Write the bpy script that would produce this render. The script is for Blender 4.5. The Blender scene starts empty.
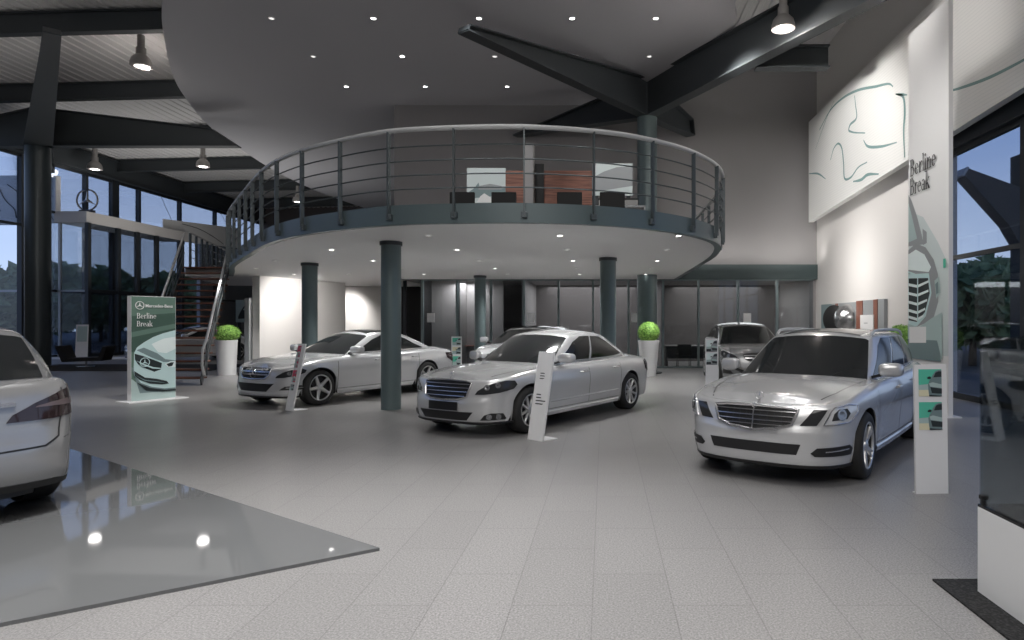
import bpy, math, random
import numpy as np
from mathutils import Vector, Matrix
from mathutils.geometry import delaunay_2d_cdt
random.seed(7)
PI = math.pi
SC = bpy.context.scene
COL = SC.collection

# ------------------------------------------------------------------ materials
MATS = {}
def mat(name, col, rough=0.5, metal=0.0, coat=0.0, emit=None, estr=0.0, spec=0.5):
    m = bpy.data.materials.new(name); m.use_nodes = True
    b = m.node_tree.nodes['Principled BSDF']
    b.inputs['Base Color'].default_value = (*col, 1)
    b.inputs['Roughness'].default_value = rough
    b.inputs['Metallic'].default_value = metal
    b.inputs['Coat Weight'].default_value = coat
    b.inputs['Coat Roughness'].default_value = 0.04
    b.inputs['Specular IOR Level'].default_value = spec
    if emit:
        b.inputs['Emission Color'].default_value = (*emit, 1)
        b.inputs['Emission Strength'].default_value = estr
    MATS[name] = m
    return m
def nodes(m):
    return m.node_tree.nodes, m.node_tree.links, m.node_tree.nodes['Principled BSDF']
def noise_mat(name, c1, c2, scale, rough=0.6, detail=3, bump=0.0, lo=.4, hi=.6, metal=0.0, coords='Object', stretch=None):
    m = mat(name, c1, rough, metal); n, l, b = nodes(m)
    tc = n.new('ShaderNodeTexCoord'); ns = n.new('ShaderNodeTexNoise'); rp = n.new('ShaderNodeValToRGB')
    ns.inputs['Scale'].default_value = scale; ns.inputs['Detail'].default_value = detail
    if stretch:
        mp = n.new('ShaderNodeMapping'); mp.inputs['Scale'].default_value = stretch
        l.new(tc.outputs[coords], mp.inputs[0]); l.new(mp.outputs[0], ns.inputs['Vector'])
    else:
        l.new(tc.outputs[coords], ns.inputs['Vector'])
    rp.color_ramp.elements[0].position = lo; rp.color_ramp.elements[1].position = hi
    rp.color_ramp.elements[0].color = (*c1, 1); rp.color_ramp.elements[1].color = (*c2, 1)
    l.new(ns.outputs['Fac'], rp.inputs[0]); l.new(rp.outputs[0], b.inputs['Base Color'])
    if bump:
        bp = n.new('ShaderNodeBump'); bp.inputs['Strength'].default_value = bump; bp.inputs['Distance'].default_value = .01
        l.new(ns.outputs['Fac'], bp.inputs['Height']); l.new(bp.outputs[0], b.inputs['Normal'])
    return m
def glass_mat(name, tint=(1, 1, 1), refl=0.08, rough=0.0, k=.5):
    """architectural pane: part see-through, part mirror, the same for every viewer"""
    m = bpy.data.materials.new(name); m.use_nodes = True
    n, l = m.node_tree.nodes, m.node_tree.links
    n.remove(n['Principled BSDF']); out = n['Material Output']
    tr = n.new('ShaderNodeBsdfTransparent'); tr.inputs[0].default_value = (*tint, 1)
    gl = n.new('ShaderNodeBsdfGlossy'); gl.inputs['Roughness'].default_value = rough
    lw = n.new('ShaderNodeLayerWeight'); lw.inputs['Blend'].default_value = .25
    ma = n.new('ShaderNodeMath'); ma.operation = 'MULTIPLY_ADD'
    ma.inputs[1].default_value = k; ma.inputs[2].default_value = refl
    mx = n.new('ShaderNodeMixShader')
    l.new(lw.outputs['Fresnel'], ma.inputs[0]); l.new(ma.outputs[0], mx.inputs[0])
    l.new(tr.outputs[0], mx.inputs[1]); l.new(gl.outputs[0], mx.inputs[2]); l.new(mx.outputs[0], out.inputs[0])
    MATS[name] = m
    return m

# ------------------------------------------------------------------ mesh builder
class MB:
    def __init__(s): s.v = []; s.f = []; s.m = []; s.mi = 0
    def add(s, vs, fs, mi=None):
        o = len(s.v); s.v += [tuple(map(float, p)) for p in vs]
        for f in fs: s.f.append([i + o for i in f]); s.m.append(s.mi if mi is None else mi)
        return s
    def box(s, lo, hi, mi=None):
        x0, y0, z0 = lo; x1, y1, z1 = hi
        v = [(x0,y0,z0),(x1,y0,z0),(x1,y1,z0),(x0,y1,z0),(x0,y0,z1),(x1,y0,z1),(x1,y1,z1),(x0,y1,z1)]
        return s.add(v, [(0,3,2,1),(4,5,6,7),(0,1,5,4),(1,2,6,5),(2,3,7,6),(3,0,4,7)], mi)
    def bbox(s, lo, hi, r=.01, mi=None):
        """box with chamfered vertical and horizontal edges"""
        lo = np.array(lo, float); hi = np.array(hi, float); c = (lo+hi)/2; h = (hi-lo)/2
        r = min(r, *(h*.49)); vs = []
        def P(i, sx, sy, sz):
            d = [h[0]-r, h[1]-r, h[2]-r]; d[i] = h[i]
            return (c[0]+sx*d[0], c[1]+sy*d[1], c[2]+sz*d[2])
        idx = {}
        for i in range(3):
            for sx in (-1,1):
                for sy in (-1,1):
                    for sz in (-1,1): idx[(i,sx,sy,sz)] = len(vs); vs.append(P(i,sx,sy,sz))
        fs = []
        for i in range(3):
            j, k = (i+1) % 3, (i+2) % 3
            for sg in (-1,1):
                q = []
                for a, b in ((-1,-1),(1,-1),(1,1),(-1,1)):
                    t = [0,0,0]; t[i] = sg; t[j] = a; t[k] = b; q.append(idx[(i,*t)])
                fs.append(q if sg > 0 else q[::-1])
        for i in range(3):          # edges along axis i
            j, k = (i+1) % 3, (i+2) % 3
            for a in (-1,1):
                for b in (-1,1):
                    t0 = [0,0,0]; t0[i] = -1; t0[j] = a; t0[k] = b; t1 = list(t0); t1[i] = 1
                    q = [idx[(j,*t0)], idx[(j,*t1)], idx[(k,*t1)], idx[(k,*t0)]]
                    fs.append(q if a*b < 0 else q[::-1])
        for sx in (-1,1):
            for sy in (-1,1):
                for sz in (-1,1):
                    q = [idx[(0,sx,sy,sz)], idx[(1,sx,sy,sz)], idx[(2,sx,sy,sz)]]
                    fs.append(q if sx*sy*sz > 0 else q[::-1])
        return s.add(vs, fs, mi)
    def tube(s, path, r, n=8, closed=False, caps=True, mi=None):
        P = [Vector(p) for p in path]; N = len(P); rr = r if hasattr(r, '__len__') else [r]*N
        vs = []; up0 = None
        for i in range(N):
            if closed: t = P[(i+1) % N] - P[i-1]
            else: t = P[min(i+1, N-1)] - P[max(i-1, 0)]
            t.normalize()
            if up0 is None: up0 = Vector((0,0,1)) if abs(t.z) < .9 else Vector((1,0,0))
            u = t.cross(up0); u.normalize(); w = u.cross(t); up0 = w
            for k in range(n):
                a = 2*PI*k/n; vs.append(P[i] + (u*math.cos(a) + w*math.sin(a))*rr[i])
        fs = []
        for i in range(N if closed else N-1):
            j = (i+1) % N
            for k in range(n):
                k2 = (k+1) % n; fs.append((i*n+k, j*n+k, j*n+k2, i*n+k2))
        if caps and not closed: fs += [tuple(range(n))[::1], tuple(range((N-1)*n, N*n))[::-1]]
        return s.add(vs, fs, mi)
    def bar(s, a, b, w, h, mi=None):
        """rectangular bar from a to b; w across, h upwards"""
        a = Vector(a); b = Vector(b); t = (b-a).normalized()
        u = t.cross(Vector((0,0,1)))
        u = Vector((1,0,0)) if u.length < 1e-4 else u.normalized()
        q = u.cross(t); vs = []
        for p in (a, b):
            for x, y in ((-1,-1),(1,-1),(1,1),(-1,1)): vs.append(p + u*x*w/2 + q*y*h/2)
        return s.add(vs, [(0,1,2,3),(7,6,5,4),(0,4,5,1),(1,5,6,2),(2,6,7,3),(3,7,4,0)], mi)
    def lathe(s, prof, n=24, c=(0,0,0), axis='z', mi=None, caps=True):
        vs = []; N = len(prof)
        for r, h in prof:
            for k in range(n):
                a = 2*PI*k/n; x, y = r*math.cos(a), r*math.sin(a)
                p = (x, y, h) if axis == 'z' else (x, h, -y) if axis == 'y' else (h, x, y)
                vs.append((p[0]+c[0], p[1]+c[1], p[2]+c[2]))
        fs = []
        for i in range(N-1):
            for k in range(n):
                k2 = (k+1) % n; fs.append((i*n+k, i*n+k2, (i+1)*n+k2, (i+1)*n+k))
        if caps and prof[0][0] > 1e-6: fs.append(tuple(range(n))[::-1])
        if caps and prof[-1][0] > 1e-6: fs.append(tuple(range((N-1)*n, N*n)))
        return s.add(vs, fs, mi)
    def grid(s, pts, mi=None, flip=False):
        nu = len(pts); nv = len(pts[0]); vs = [p for row in pts for p in row]; fs = []
        for i in range(nu-1):
            for j in range(nv-1):
                q = (i*nv+j, (i+1)*nv+j, (i+1)*nv+j+1, i*nv+j+1); fs.append(q[::-1] if flip else q)
        return s.add(vs, fs, mi)
    def prism(s, poly, z0, z1, mi=None):
        n = len(poly); A = sum(poly[i][0]*poly[(i+1)%n][1]-poly[(i+1)%n][0]*poly[i][1] for i in range(n))
        if A < 0: poly = poly[::-1]
        vs = [(x,y,z0) for x,y in poly] + [(x,y,z1) for x,y in poly]
        fs = [tuple(range(n))[::-1], tuple(range(n, 2*n))] + [(i,(i+1)%n,n+(i+1)%n,n+i) for i in range(n)]
        return s.add(vs, fs, mi)
    def slab(s, poly3, nrm, th, mi=None):
        """flat polygon given in 3-D, thickened along nrm"""
        nrm = Vector(nrm); n = len(poly3); P = [Vector(p) for p in poly3]
        vs = P + [p + nrm*th for p in P]
        fs = [tuple(range(n))[::-1], tuple(range(n, 2*n))] + [(i,(i+1)%n,n+(i+1)%n,n+i) for i in range(n)]
        return s.add(vs, fs, mi)
    def xf(s, M):
        s.v = [tuple(M @ Vector(p)) for p in s.v]; return s
    def build(s, name, mats, parent=None, ang=35, smooth=True):
        me = bpy.data.meshes.new(name)
        me.from_pydata(s.v, [], s.f)
        for m in (mats if isinstance(mats, (list, tuple)) else [mats]):
            me.materials.append(MATS[m] if isinstance(m, str) else m)
        me.polygons.foreach_set('material_index', s.m)
        me.validate(); me.update()
        if smooth:
            me.shade_smooth(); me.set_sharp_from_angle(angle=math.radians(ang))
        o = bpy.data.objects.new(name, me); COL.objects.link(o)
        if parent: o.parent = parent
        return o

def tag(o, label=None, cat=None, group=None, kind=None):
    if label: o['label'] = label
    if cat: o['category'] = cat
    if group: o['group'] = group
    if kind: o['kind'] = kind
    return o
def thing(name, label, cat, loc=(0,0,0), rz=0, group=None):
    o = bpy.data.objects.new(name, None); COL.objects.link(o); o.empty_display_size = .1
    o.location = loc; o.rotation_euler = (0, 0, rz)
    return tag(o, label, cat, group)
KIDS = {}
def copy_tree(o, parent=None):
    c = o.copy(); COL.objects.link(c)
    if parent: c.parent = parent
    for ch in list(o.children): copy_tree(ch, c)
    return c
def text(name, s, size, m, parent=None, M=None, ext=.001, align='LEFT', bevel=0):
    cu = bpy.data.curves.new(name, 'FONT'); cu.body = s; cu.size = size; cu.extrude = ext; cu.align_x = align
    cu.offset = bevel
    cu.materials.append(MATS[m]); t_ = bpy.data.objects.new(name, cu); COL.objects.link(t_)
    me = bpy.data.meshes.new_from_object(t_.evaluated_get(bpy.context.evaluated_depsgraph_get())); bpy.data.objects.remove(t_)
    o = bpy.data.objects.new(name, me); COL.objects.link(o)
    if parent: o.parent = parent
    if M is not None: o.matrix_local = M
    return o
def frame(o, xd, yd):
    """matrix with local x -> xd, local y -> yd at o"""
    x = Vector(xd).normalized(); y = Vector(yd).normalized(); z = x.cross(y)
    M = Matrix.Identity(4)
    for i in range(3): M[i][0] = x[i]; M[i][1] = y[i]; M[i][2] = z[i]; M[i][3] = o[i]
    return M
def pch(pts):
    """smooth shape-preserving interpolation through (x, y) points"""
    pts = sorted(pts); X = np.array([p[0] for p in pts], float); Y = np.array([p[1] for p in pts], float)
    h = np.diff(X); d = np.diff(Y)/h; m = np.zeros(len(X)); m[0] = d[0]; m[-1] = d[-1]
    for i in range(1, len(X)-1):
        if d[i-1]*d[i] > 0:
            w1 = 2*h[i]+h[i-1]; w2 = h[i]+2*h[i-1]; m[i] = (w1+w2)/(w1/d[i-1]+w2/d[i])
    def f(x):
        x = min(max(x, X[0]), X[-1]); i = int(min(max(np.searchsorted(X, x)-1, 0), len(X)-2))
        t = (x-X[i])/h[i]
        return float((1+2*t)*(1-t)**2*Y[i] + t*(1-t)**2*h[i]*m[i] + t*t*(3-2*t)*Y[i+1] + t*t*(t-1)*h[i]*m[i+1])
    return f
def crom(P, per=24):
    """centripetal-ish Catmull-Rom through P (2-D or 3-D), dense polyline"""
    P = [np.array(p, float) for p in P]; Q = [2*P[0]-P[1]] + P + [2*P[-1]-P[-2]]; out = []
    for i in range(1, len(Q)-2):
        p0, p1, p2, p3 = Q[i-1:i+3]
        t0 = 0; t1 = np.linalg.norm(p1-p0)**.5+1e-9; t2 = t1+np.linalg.norm(p2-p1)**.5+1e-9; t3 = t2+np.linalg.norm(p3-p2)**.5+1e-9
        for k in range(per):
            t = t1+(t2-t1)*k/per
            A1 = (t1-t)/(t1-t0)*p0+(t-t0)/(t1-t0)*p1; A2 = (t2-t)/(t2-t1)*p1+(t-t1)/(t2-t1)*p2; A3 = (t3-t)/(t3-t2)*p2+(t-t2)/(t3-t2)*p3
            B1 = (t2-t)/(t2-t0)*A1+(t-t0)/(t2-t0)*A2; B2 = (t3-t)/(t3-t1)*A2+(t-t1)/(t3-t1)*A3
            out.append((t2-t)/(t2-t1)*B1+(t-t1)/(t2-t1)*B2)
    out.append(P[-1]); return out
def fill2d(poly, step):
    """triangulated 2-D polygon with inner grid points; returns points, tris, boundary order"""
    B = []
    n = len(poly)
    for i in range(n):
        a = np.array(poly[i], float); b = np.array(poly[(i+1) % n], float); k = max(1, int(np.linalg.norm(b-a)/step))
        for j in range(k): B.append(tuple(a+(b-a)*j/k))
    nb = len(B); xs = [p[0] for p in B]; ys = [p[1] for p in B]; pts = [Vector(p) for p in B]
    def inside(x, y):
        c = False
        for i in range(nb):
            x1, y1 = B[i]; x2, y2 = B[(i+1) % nb]
            if (y1 > y) != (y2 > y) and x < (x2-x1)*(y-y1)/(y2-y1)+x1: c = not c
        return c
    def near(x, y): return min((x-p[0])**2+(y-p[1])**2 for p in B) < (step*.45)**2
    x = min(xs)+step*.5
    while x < max(xs):
        y = min(ys)+step*.5
        while y < max(ys):
            if inside(x, y) and not near(x, y): pts.append(Vector((x, y)))
            y += step
        x += step
    r = delaunay_2d_cdt(pts, [(i, (i+1) % nb) for i in range(nb)], [], 1, 1e-6)
    ov, of, src = r[0], r[2], r[3]
    b2 = {}
    for i, sl in enumerate(src):
        for k in sl:
            if k < nb: b2[k] = i
    return [tuple(p) for p in ov], [tuple(t) for t in of], [b2[k] for k in range(nb) if k in b2]
def patch(mb, poly, fn, step=.05, off=.004, th=.012, mirror=False, mi=None):
    """polygon in surface coordinates, laid on fn(u, v) -> (point, normal), raised by off with a rim of depth th"""
    P, F, B = fill2d(poly, step); vs = []; lo = []
    for u, v in P:
        p, n = fn(u, v); vs.append(p+n*off)
    for i in B:
        u, v = P[i]; p, n = fn(u, v); lo.append(p+n*(off-th))
    vs = [tuple(p) for p in vs]; lo = [tuple(p) for p in lo]
    nv = len(vs); nb = len(B)
    # orient outward
    p, n = fn(*P[F[0][0]]); a, b, c = (np.array(vs[i]) for i in F[0]); s = np.dot(np.cross(b-a, c-a), n)
    fs = [f if s > 0 else f[::-1] for f in F]
    for i in range(nb):
        q = (B[i], B[(i+1) % nb], nv+(i+1) % nb, nv+i); fs.append(q)
    mb.add(vs+lo, fs, mi)
    if mirror: mb.add([(x,-y,z) for x,y,z in vs+lo], [f[::-1] for f in fs], mi)
# ------------------------------------------------------------------ cars
def superell(mb, c, r, e=.55, n=10, mi=None, shear=0, taper=0):
    def sp(a, p): return math.copysign(abs(a)**p, a)
    pts = []
    for i in range(n+1):
        ph = -PI/2+PI*i/n; row = []
        for j in range(2*n+1):
            th = -PI+PI*j/n
            x = sp(math.cos(ph), e)*sp(math.cos(th), e); y = sp(math.cos(ph), e)*sp(math.sin(th), e); z = sp(math.sin(ph), e)
            k = 1-taper*y
            row.append((c[0]+r[0]*x*k+shear*y*r[1], c[1]+r[1]*y, c[2]+r[2]*z*k))
        pts.append(row)
    mb.grid(pts, mi, flip=True)

def star_mesh(R, th=.006, ring=True, n=32):
    """three-pointed star in a ring, in the local x-z plane facing -y"""
    mb = MB()
    if ring: mb.tube([(R*math.cos(2*PI*k/n), 0, R*math.sin(2*PI*k/n)) for k in range(n)], R*.085, 6, closed=True)
    for k in range(3):
        a = PI/2+2*PI*k/3
        tip = (R*.97*math.cos(a), 0, R*.97*math.sin(a)); w = R*.17
        l = (w*math.cos(a+PI/3), 0, w*math.sin(a+PI/3)); r = (w*math.cos(a-PI/3), 0, w*math.sin(a-PI/3))
        mb.add([tip, l, r, (0,-th*1.6,0), (0,th*1.6,0)], [(0,1,3),(0,3,2),(0,4,1),(0,2,4)])
    return mb

WHEELS = {}
def wheel_meshes(style, R, rim, w):
    key = (style, R, rim, w)
    if key in WHEELS: return WHEELS[key]
    t = MB()
    t.lathe([(rim-.012,-.0),(rim+.004,.012),(rim+.03,.016),(R-.03,.01),(R-.008,-.012),(R,-.04),(R,-w+.04),(R-.008,-w+.012),(R-.03,-w),(rim,-w)], 48, axis='y', caps=False)
    for g in (.3,.5,.7):
        t.lathe([(R+.001,-w*g-.006),(R+.0015,-w*g),(R+.001,-w*g+.006)], 48, axis='y', mi=1, caps=False)
    r = MB()
    r.lathe([(rim-.002,.0),(rim-.004,.010),(rim-.014,.012),(rim-.022,.006),(rim-.024,-.012)], 48, axis='y', caps=False)
    r.lathe([(rim-.024,-.012),(rim-.03,-.04),(rim-.05,-.09),(rim-.06,-w)], 48, axis='y', caps=False, mi=1)
    ns, wh, wr, twin = {'five': (5,.075,.050,0), 'seven': (7,.040,.034,0), 'ten': (9,.046,.034,0), 'twin': (5,.040,.030,.13)}[style]
    for k in range(ns):
        for tw in ((-twin, twin) if twin else (0,)):
            a = 2*PI*k/ns+tw+PI/2; ca, sa = math.cos(a), math.sin(a)
            rad = [.03,.07,rim*.55,rim*.85,rim-.014]; ww = [wh*.9,wh,(wh*.8+wr)/1.9,wr*1.05,wr*1.5]; yy = [-.012,-.010,-.004,.002,.006]
            vs = []
            for q in range(5):
                for sx, d in ((-1,-.012),(-.55,0),(.55,0),(1,-.012),(1,-.035),(-1,-.035)):
                    x = rad[q]; s = ww[q]*sx*.5; vs.append((ca*x-sa*s, yy[q]+d, sa*x+ca*s))
            fs = []
            for q in range(4):
                for j in range(6):
                    j2 = (j+1) % 6; fs.append((q*6+j, q*6+j2, (q+1)*6+j2, (q+1)*6+j))
            r.add(vs, fs)
    r.lathe([(0,.0),(.03,.0),(.036,-.004),(.06,-.01),(.066,-.03)], 24, axis='y')
    b = MB()
    b.lathe([(0,-.07),(rim-.05,-.07),(rim-.05,-.085),(0,-.085)], 32, axis='y')
    b.box((.05,-.10,rim*.25),(rim*.5,-.045,rim*.82), 1)
    q = []
    for mbx, nm, ms in ((t,'wheel',['tire','tire']),(r,'rim',['alloy','dark_metal']),(b,'brake_disc',['dark_metal','dark_metal'])):
        o = mbx.build(nm, ms, ang=40); q.append(o.data); bpy.data.objects.remove(o)
    WHEELS[key] = q
    return q

class Car:
    def __init__(s, P):
        s.P = P; xf, xr, W = P['xf'], P['xr'], P['W']
        fr = P.get('front', [(0,0),(.012,.30),(.06,.55),(.17,.76),(.38,.90),(.75,.965)])
        rr = P.get('rear', [(.75,.975),(.36,.925),(.14,.80),(.045,.58),(.008,.3),(0,0)])
        pts = [(xf-d, w*W) for d, w in fr] + [(.45,W),(-.6,W)] + [(xr+d, w*W) for d, w in rr]
        pts = [(pts[1][0], -pts[1][1])] + pts + [(pts[-2][0], -pts[-2][1])]
        D = crom(pts, 40)
        i0 = 40; i1 = len(D)-1-40
        D = np.array(D[i0:i1+1]); D[0][1] = 0; D[-1][1] = 0
        s.D = D; s.A = np.concatenate([[0], np.cumsum(np.linalg.norm(np.diff(D, axis=0), axis=1))]); s.L = s.A[-1]
        s.F = pch(P['F']); s.S = pch(P['S']); s.R = pch(P['R']); s.zt = pch(P['ztop']); s.zc = pch(P['zc'])
        r0, r1 = P.get('rs0', .035), P.get('rs', .07); s.rsf = lambda x: r1+(r0-r1)*min(max((x-xf+.40)/.32, 0), 1)
        s.zlo = pch(P['zlow'])
        # cap edge tables
        E = []
        for a in np.linspace(0, s.L, 160):
            p = s.edge(a); E.append(p)
        E = np.array(E); s.E = E
        k = np.argsort(E[:,0]); s.Ex = E[k,0]; s.Ey = E[k,1]; s.Ez = E[k,2]
        s.zr = pch(P['roof'])
        s.ghprep()
    def ol(s, a):
        a = min(max(a, 0), s.L)
        x = np.interp(a, s.A, s.D[:,0]); y = np.interp(a, s.A, s.D[:,1]); h = .02
        a0, a1 = max(a-h, 0), min(a+h, s.L)
        tx = np.interp(a1, s.A, s.D[:,0])-np.interp(a0, s.A, s.D[:,0]); ty = np.interp(a1, s.A, s.D[:,1])-np.interp(a0, s.A, s.D[:,1])
        if a < h: tx = 0
        if a > s.L-h: tx = 0
        l = math.hypot(tx, ty)+1e-12
        return x, y, ty/l, -tx/l          # outward normal
    def ax(s, x):
        """arclength where the side of the car has this x"""
        i = np.argsort(s.D[:,0]); return float(np.interp(x, s.D[i,0], s.A[i]))
    def inset(s, nx, z):
        f = nx*nx
        return (s.F(z) if nx > 0 else s.R(z))*f + s.S(z)*(1-f)
    def body(s, a, z):
        x, y, nx, ny = s.ol(a); zt = s.zt(x); r = s.rsf(x); q = s.inset(nx, z)
        if z > zt-r:
            c = min((z-zt+r)/r, .985); q += r*(1-math.sqrt(1-c*c)); z = zt-r+c*r
        return np.array([x-nx*q, max(y-ny*q, 0) if a < s.L*.5 or a > s.L*.5 else y-ny*q, z])
    def edge(s, a):
        x = s.ol(a)[0]; return s.body(a, s.zt(x)+1)
    def bn(s, a, z):
        h = .006
        p = s.body(a, z); e1 = s.body(a+h, z)-s.body(a-h, z); e2 = s.body(a, z+h)-s.body(a, z-h)
        n = np.cross(e1, e2); l = np.linalg.norm(n)
        if l < 1e-9: x, y, nx, ny = s.ol(a); return p, np.array([nx, ny, 0])
        n = n/l
        x, y, nx, ny = s.ol(a)
        if n[0]*nx+n[1]*ny < 0: n = -n
        return p, n
    def bodyfn(s, a, z):
        """body surface for signed arclength (negative: the other side)"""
        p, n = s.bn(abs(a), z)
        if a < 0: p = p*[1,-1,1]; n = n*[1,-1,1]
        return p, n
    def rearfn(s, a, z):
        """arclength measured from the middle of the tail"""
        p, n = s.bn(s.L-abs(a), z)
        if a < 0: p = p*[1,-1,1]; n = n*[1,-1,1]
        return p, n
    def cap(s, x, y):
        ye = float(np.interp(x, s.Ex, s.Ey)); ze = float(np.interp(x, s.Ex, s.Ez))
        v = min(abs(y)/max(ye, 1e-4), 1); k = min(ye/(.5*s.P['W']), 1); k = k*k*(3-2*k)
        return ze+(s.zc(x)-ze)*k*(1-v**2.4)
    def capfn(s, x, y):
        h = .01; z = s.cap(x, y)
        n = np.array([-(s.cap(x+h, y)-s.cap(x-h, y))/(2*h), -(s.cap(x, y+h)-s.cap(x, y-h))/(2*h), 1]); n /= np.linalg.norm(n)
        return np.array([x, y, z]), n
    # --- greenhouse
    def ghprep(s):
        P = s.P; s.cb, s.ct, s.cr, s.crt = P.get('cb', .26), P.get('ct', .12), P.get('cr', .2), P.get('crt', .1)
        s.inb = P.get('inb', .035)
        s.xA = P['xwb']-s.cb; s.xC = P['xrb']+s.cr; s.xRA = P['xwt']-s.ct; s.xRC = P['xrt']+s.crt
    def yb(s, x): return float(np.interp(x, s.Ex, s.Ey))-s.inb
    def rail(s, x):
        u = (s.xRA-x)/(s.xRA-s.xRC); y0, y1, y2 = s.P['yr']
        return (y0*(1-u)*(1-2*u)+y1*4*u*(1-u)+y2*u*(2*u-1))
    def rz(s, x, y):
        yr = s.rail(min(max(x, s.xRC), s.xRA)); return s.zr(x)-s.P.get('drop', .05)*(y/yr)**2
    def ghBR(s, q):
        P = s.P
        if q <= 1:
            B = (P['xwb']-s.cb*q**2.2, s.yb(s.xA)*q); x = P['xwt']-s.ct*q**2.2; R = (x, s.rail(s.xRA)*q)
        elif q < 2:
            u = q-1; x = s.xA+(s.xC-s.xA)*u; B = (x, s.yb(x)); x = s.xRA+(s.xRC-s.xRA)*u; R = (x, s.rail(x))
        else:
            v = 3-q; B = (P['xrb']+s.cr*v**2.2, s.yb(s.xC)*v); R = (P['xrt']+s.crt*v**2.2, s.rail(s.xRC)*v)
        B = np.array([*B, s.cap(*B)-.012]); R = np.array([*R, s.rz(*R)])
        return B, R
    def gh(s, q, t):
        B, R = s.ghBR(q); P = s.P; a, b = P.get('fa', .09), .16
        T = np.array([min(max(R[0], P['xrt']+.3), P['xwt']-.3), 0])
        def roof(k):
            xy = R[:2]+(T-R[:2])*k; return np.array([xy[0], xy[1], s.rz(xy[0], xy[1])])
        def side(k):
            p = B+(R-B)*k; w = P.get('bulge', .03)*math.sin(PI*min(k, 1))
            if q <= 1: p = p+np.array([w*.8, w*.3*q, 0])
            elif q >= 2: p = p+np.array([-w*.8, w*.3*(3-q), 0])
            else: p = p+np.array([0, w, 0])
            return p
        if t <= 1-a: return side(t)
        if t >= 1+b: return roof(t-1)
        k = (t-1+a)/(a+b); p0 = side(1-a); p2 = roof(b)
        return p0*(1-k)**2+R*2*k*(1-k)+p2*k*k
    def ghfn(s, q, t):
        """greenhouse surface; q in 0..3, negative q for the other side"""
        sg = -1 if q < 0 else 1; q = abs(q); h = .008
        q0, q1 = max(q-h, 0), min(q+h, 3)
        p = s.gh(q, t); e1 = s.gh(q1, t)-s.gh(q0, t); e2 = s.gh(q, t+h)-s.gh(q, t-h)
        n = np.cross(e1, e2); n = n/(np.linalg.norm(n)+1e-12)
        if np.dot(n, p-np.array([.5*(s.P['xwt']+s.P['xrt']), 0, 1.0])) < 0: n = -n
        return p*[1, sg, 1], n*[1, sg, 1]
    # --- meshes
    def body_mesh(s):
        P = s.P; aw = []
        for xw in (P['wb']/2, -P['wb']/2):
            Ra = P['Ra']; zw = P['zw']
            c = P['rock']-zw; hx = math.sqrt(max(Ra*Ra-c*c, .01)); th0 = math.atan2(c, hx)
            for k in range(25):
                th = th0+(PI-2*th0)*k/24; aw.append((s.ax(xw+Ra*math.cos(th)), zw+Ra*math.sin(th), xw))
        base = list(np.linspace(0, s.L, 110)); sam = [(a, None) for a in base]
        spans = [(s.ax(xw+P['Ra']*1.0), s.ax(xw-P['Ra']*1.0)) for xw in (P['wb']/2, -P['wb']/2)]
        sam = [q for q in sam if not any(lo-.01 <= q[0] <= hi+.01 for lo, hi in spans)]
        sam += [(a, z) for a, z, _ in aw]
        for lo, hi in spans: pass
        sam.sort(key=lambda q: q[0])
        rows = []; nr = 14; arc = []
        for a, za in sam:
            x = s.ol(a)[0]; zt = s.zt(x); z0 = s.zlo(x) if za is None else za; rs_ = s.rsf(x); zs = zt-rs_; r = []
            z0 = min(z0, zs-.02)
            p0 = s.body(a, z0); nx, ny = s.ol(a)[2:]
            d = .30 if za is not None else .12
            r.append(np.array([p0[0]-nx*d*(0 if za is not None else 1), max(p0[1]-ny*d, 0), p0[2]+(0 if za is not None else .03)]))
            r.append(np.array([p0[0]-nx*.012*(0 if za is not None else 1), max(p0[1]-ny*.012,0), p0[2]+.001]))
            for k in range(nr): r.append(s.body(a, z0+(zs-z0)*k/(nr-1)))
            for k in range(1, 8): r.append(s.body(a, zs+rs_*math.sin(math.radians(80)*k/7)))
            e = r[-1]
            for v in (.93,.86,.76,.64,.5,.34,.17,0):
                r.append(np.array([e[0], e[1]*v, s.cap(e[0], e[1]*v) if e[1] > .02 else e[2]]))
            rows.append(r); arc.append(za is not None)
        mb = MB()
        n = len(rows[0])
        for sg in (1,-1):
            R = [[(p[0], sg*p[1], p[2]) for p in r] for r in rows]
            mb.grid([[q for q in r[1:]] for r in R], 0, flip=(sg < 0))
            mb.grid([[q for q in r[:2]] for r in R], 1, flip=(sg < 0))
        # weld the middle seam
        return mb
    def gh_mesh(s):
        qs = list(np.linspace(0, 1, 13))+list(np.linspace(1, 2, 31))[1:]+list(np.linspace(2, 3, 13))[1:]
        a = s.P.get('fa', .09)
        ts = list(np.linspace(-.03, 1-a, 9))+list(np.linspace(1-a, 1.16, 8))[1:]+list(np.linspace(1.16, 2, 7))[1:]
        mb = MB()
        R = [[s.gh(q, t) for t in ts] for q in qs]
        for sg in (1,-1): mb.grid([[(p[0], sg*p[1], p[2]) for p in r] for r in R], 0, flip=(sg < 0))
        return mb
    def seam(s, mb, pts, w=.011, mi=1, fn=None, mirror=True, off=.0015):
        """thin dark shut line following surface coordinates"""
        fn = fn or s.bodyfn; L = []
        for i in range(len(pts)-1):
            k = max(2, int(np.linalg.norm(np.subtract(pts[i+1], pts[i]))/.06))
            for j in range(k): L.append(np.array(pts[i])+(np.array(pts[i+1])-np.array(pts[i]))*j/k)
        L.append(np.array(pts[-1])); rows = []
        for i, q in enumerate(L):
            t = L[min(i+1, len(L)-1)]-L[max(i-1, 0)]; t = t/(np.linalg.norm(t)+1e-9); pe = np.array([-t[1], t[0]])*w/2
            rows.append([tuple(fn(*(q+pe))[0]+fn(*q)[1]*off), tuple(fn(*(q-pe))[0]+fn(*q)[1]*off)])
        mb.grid(rows, mi)
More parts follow.
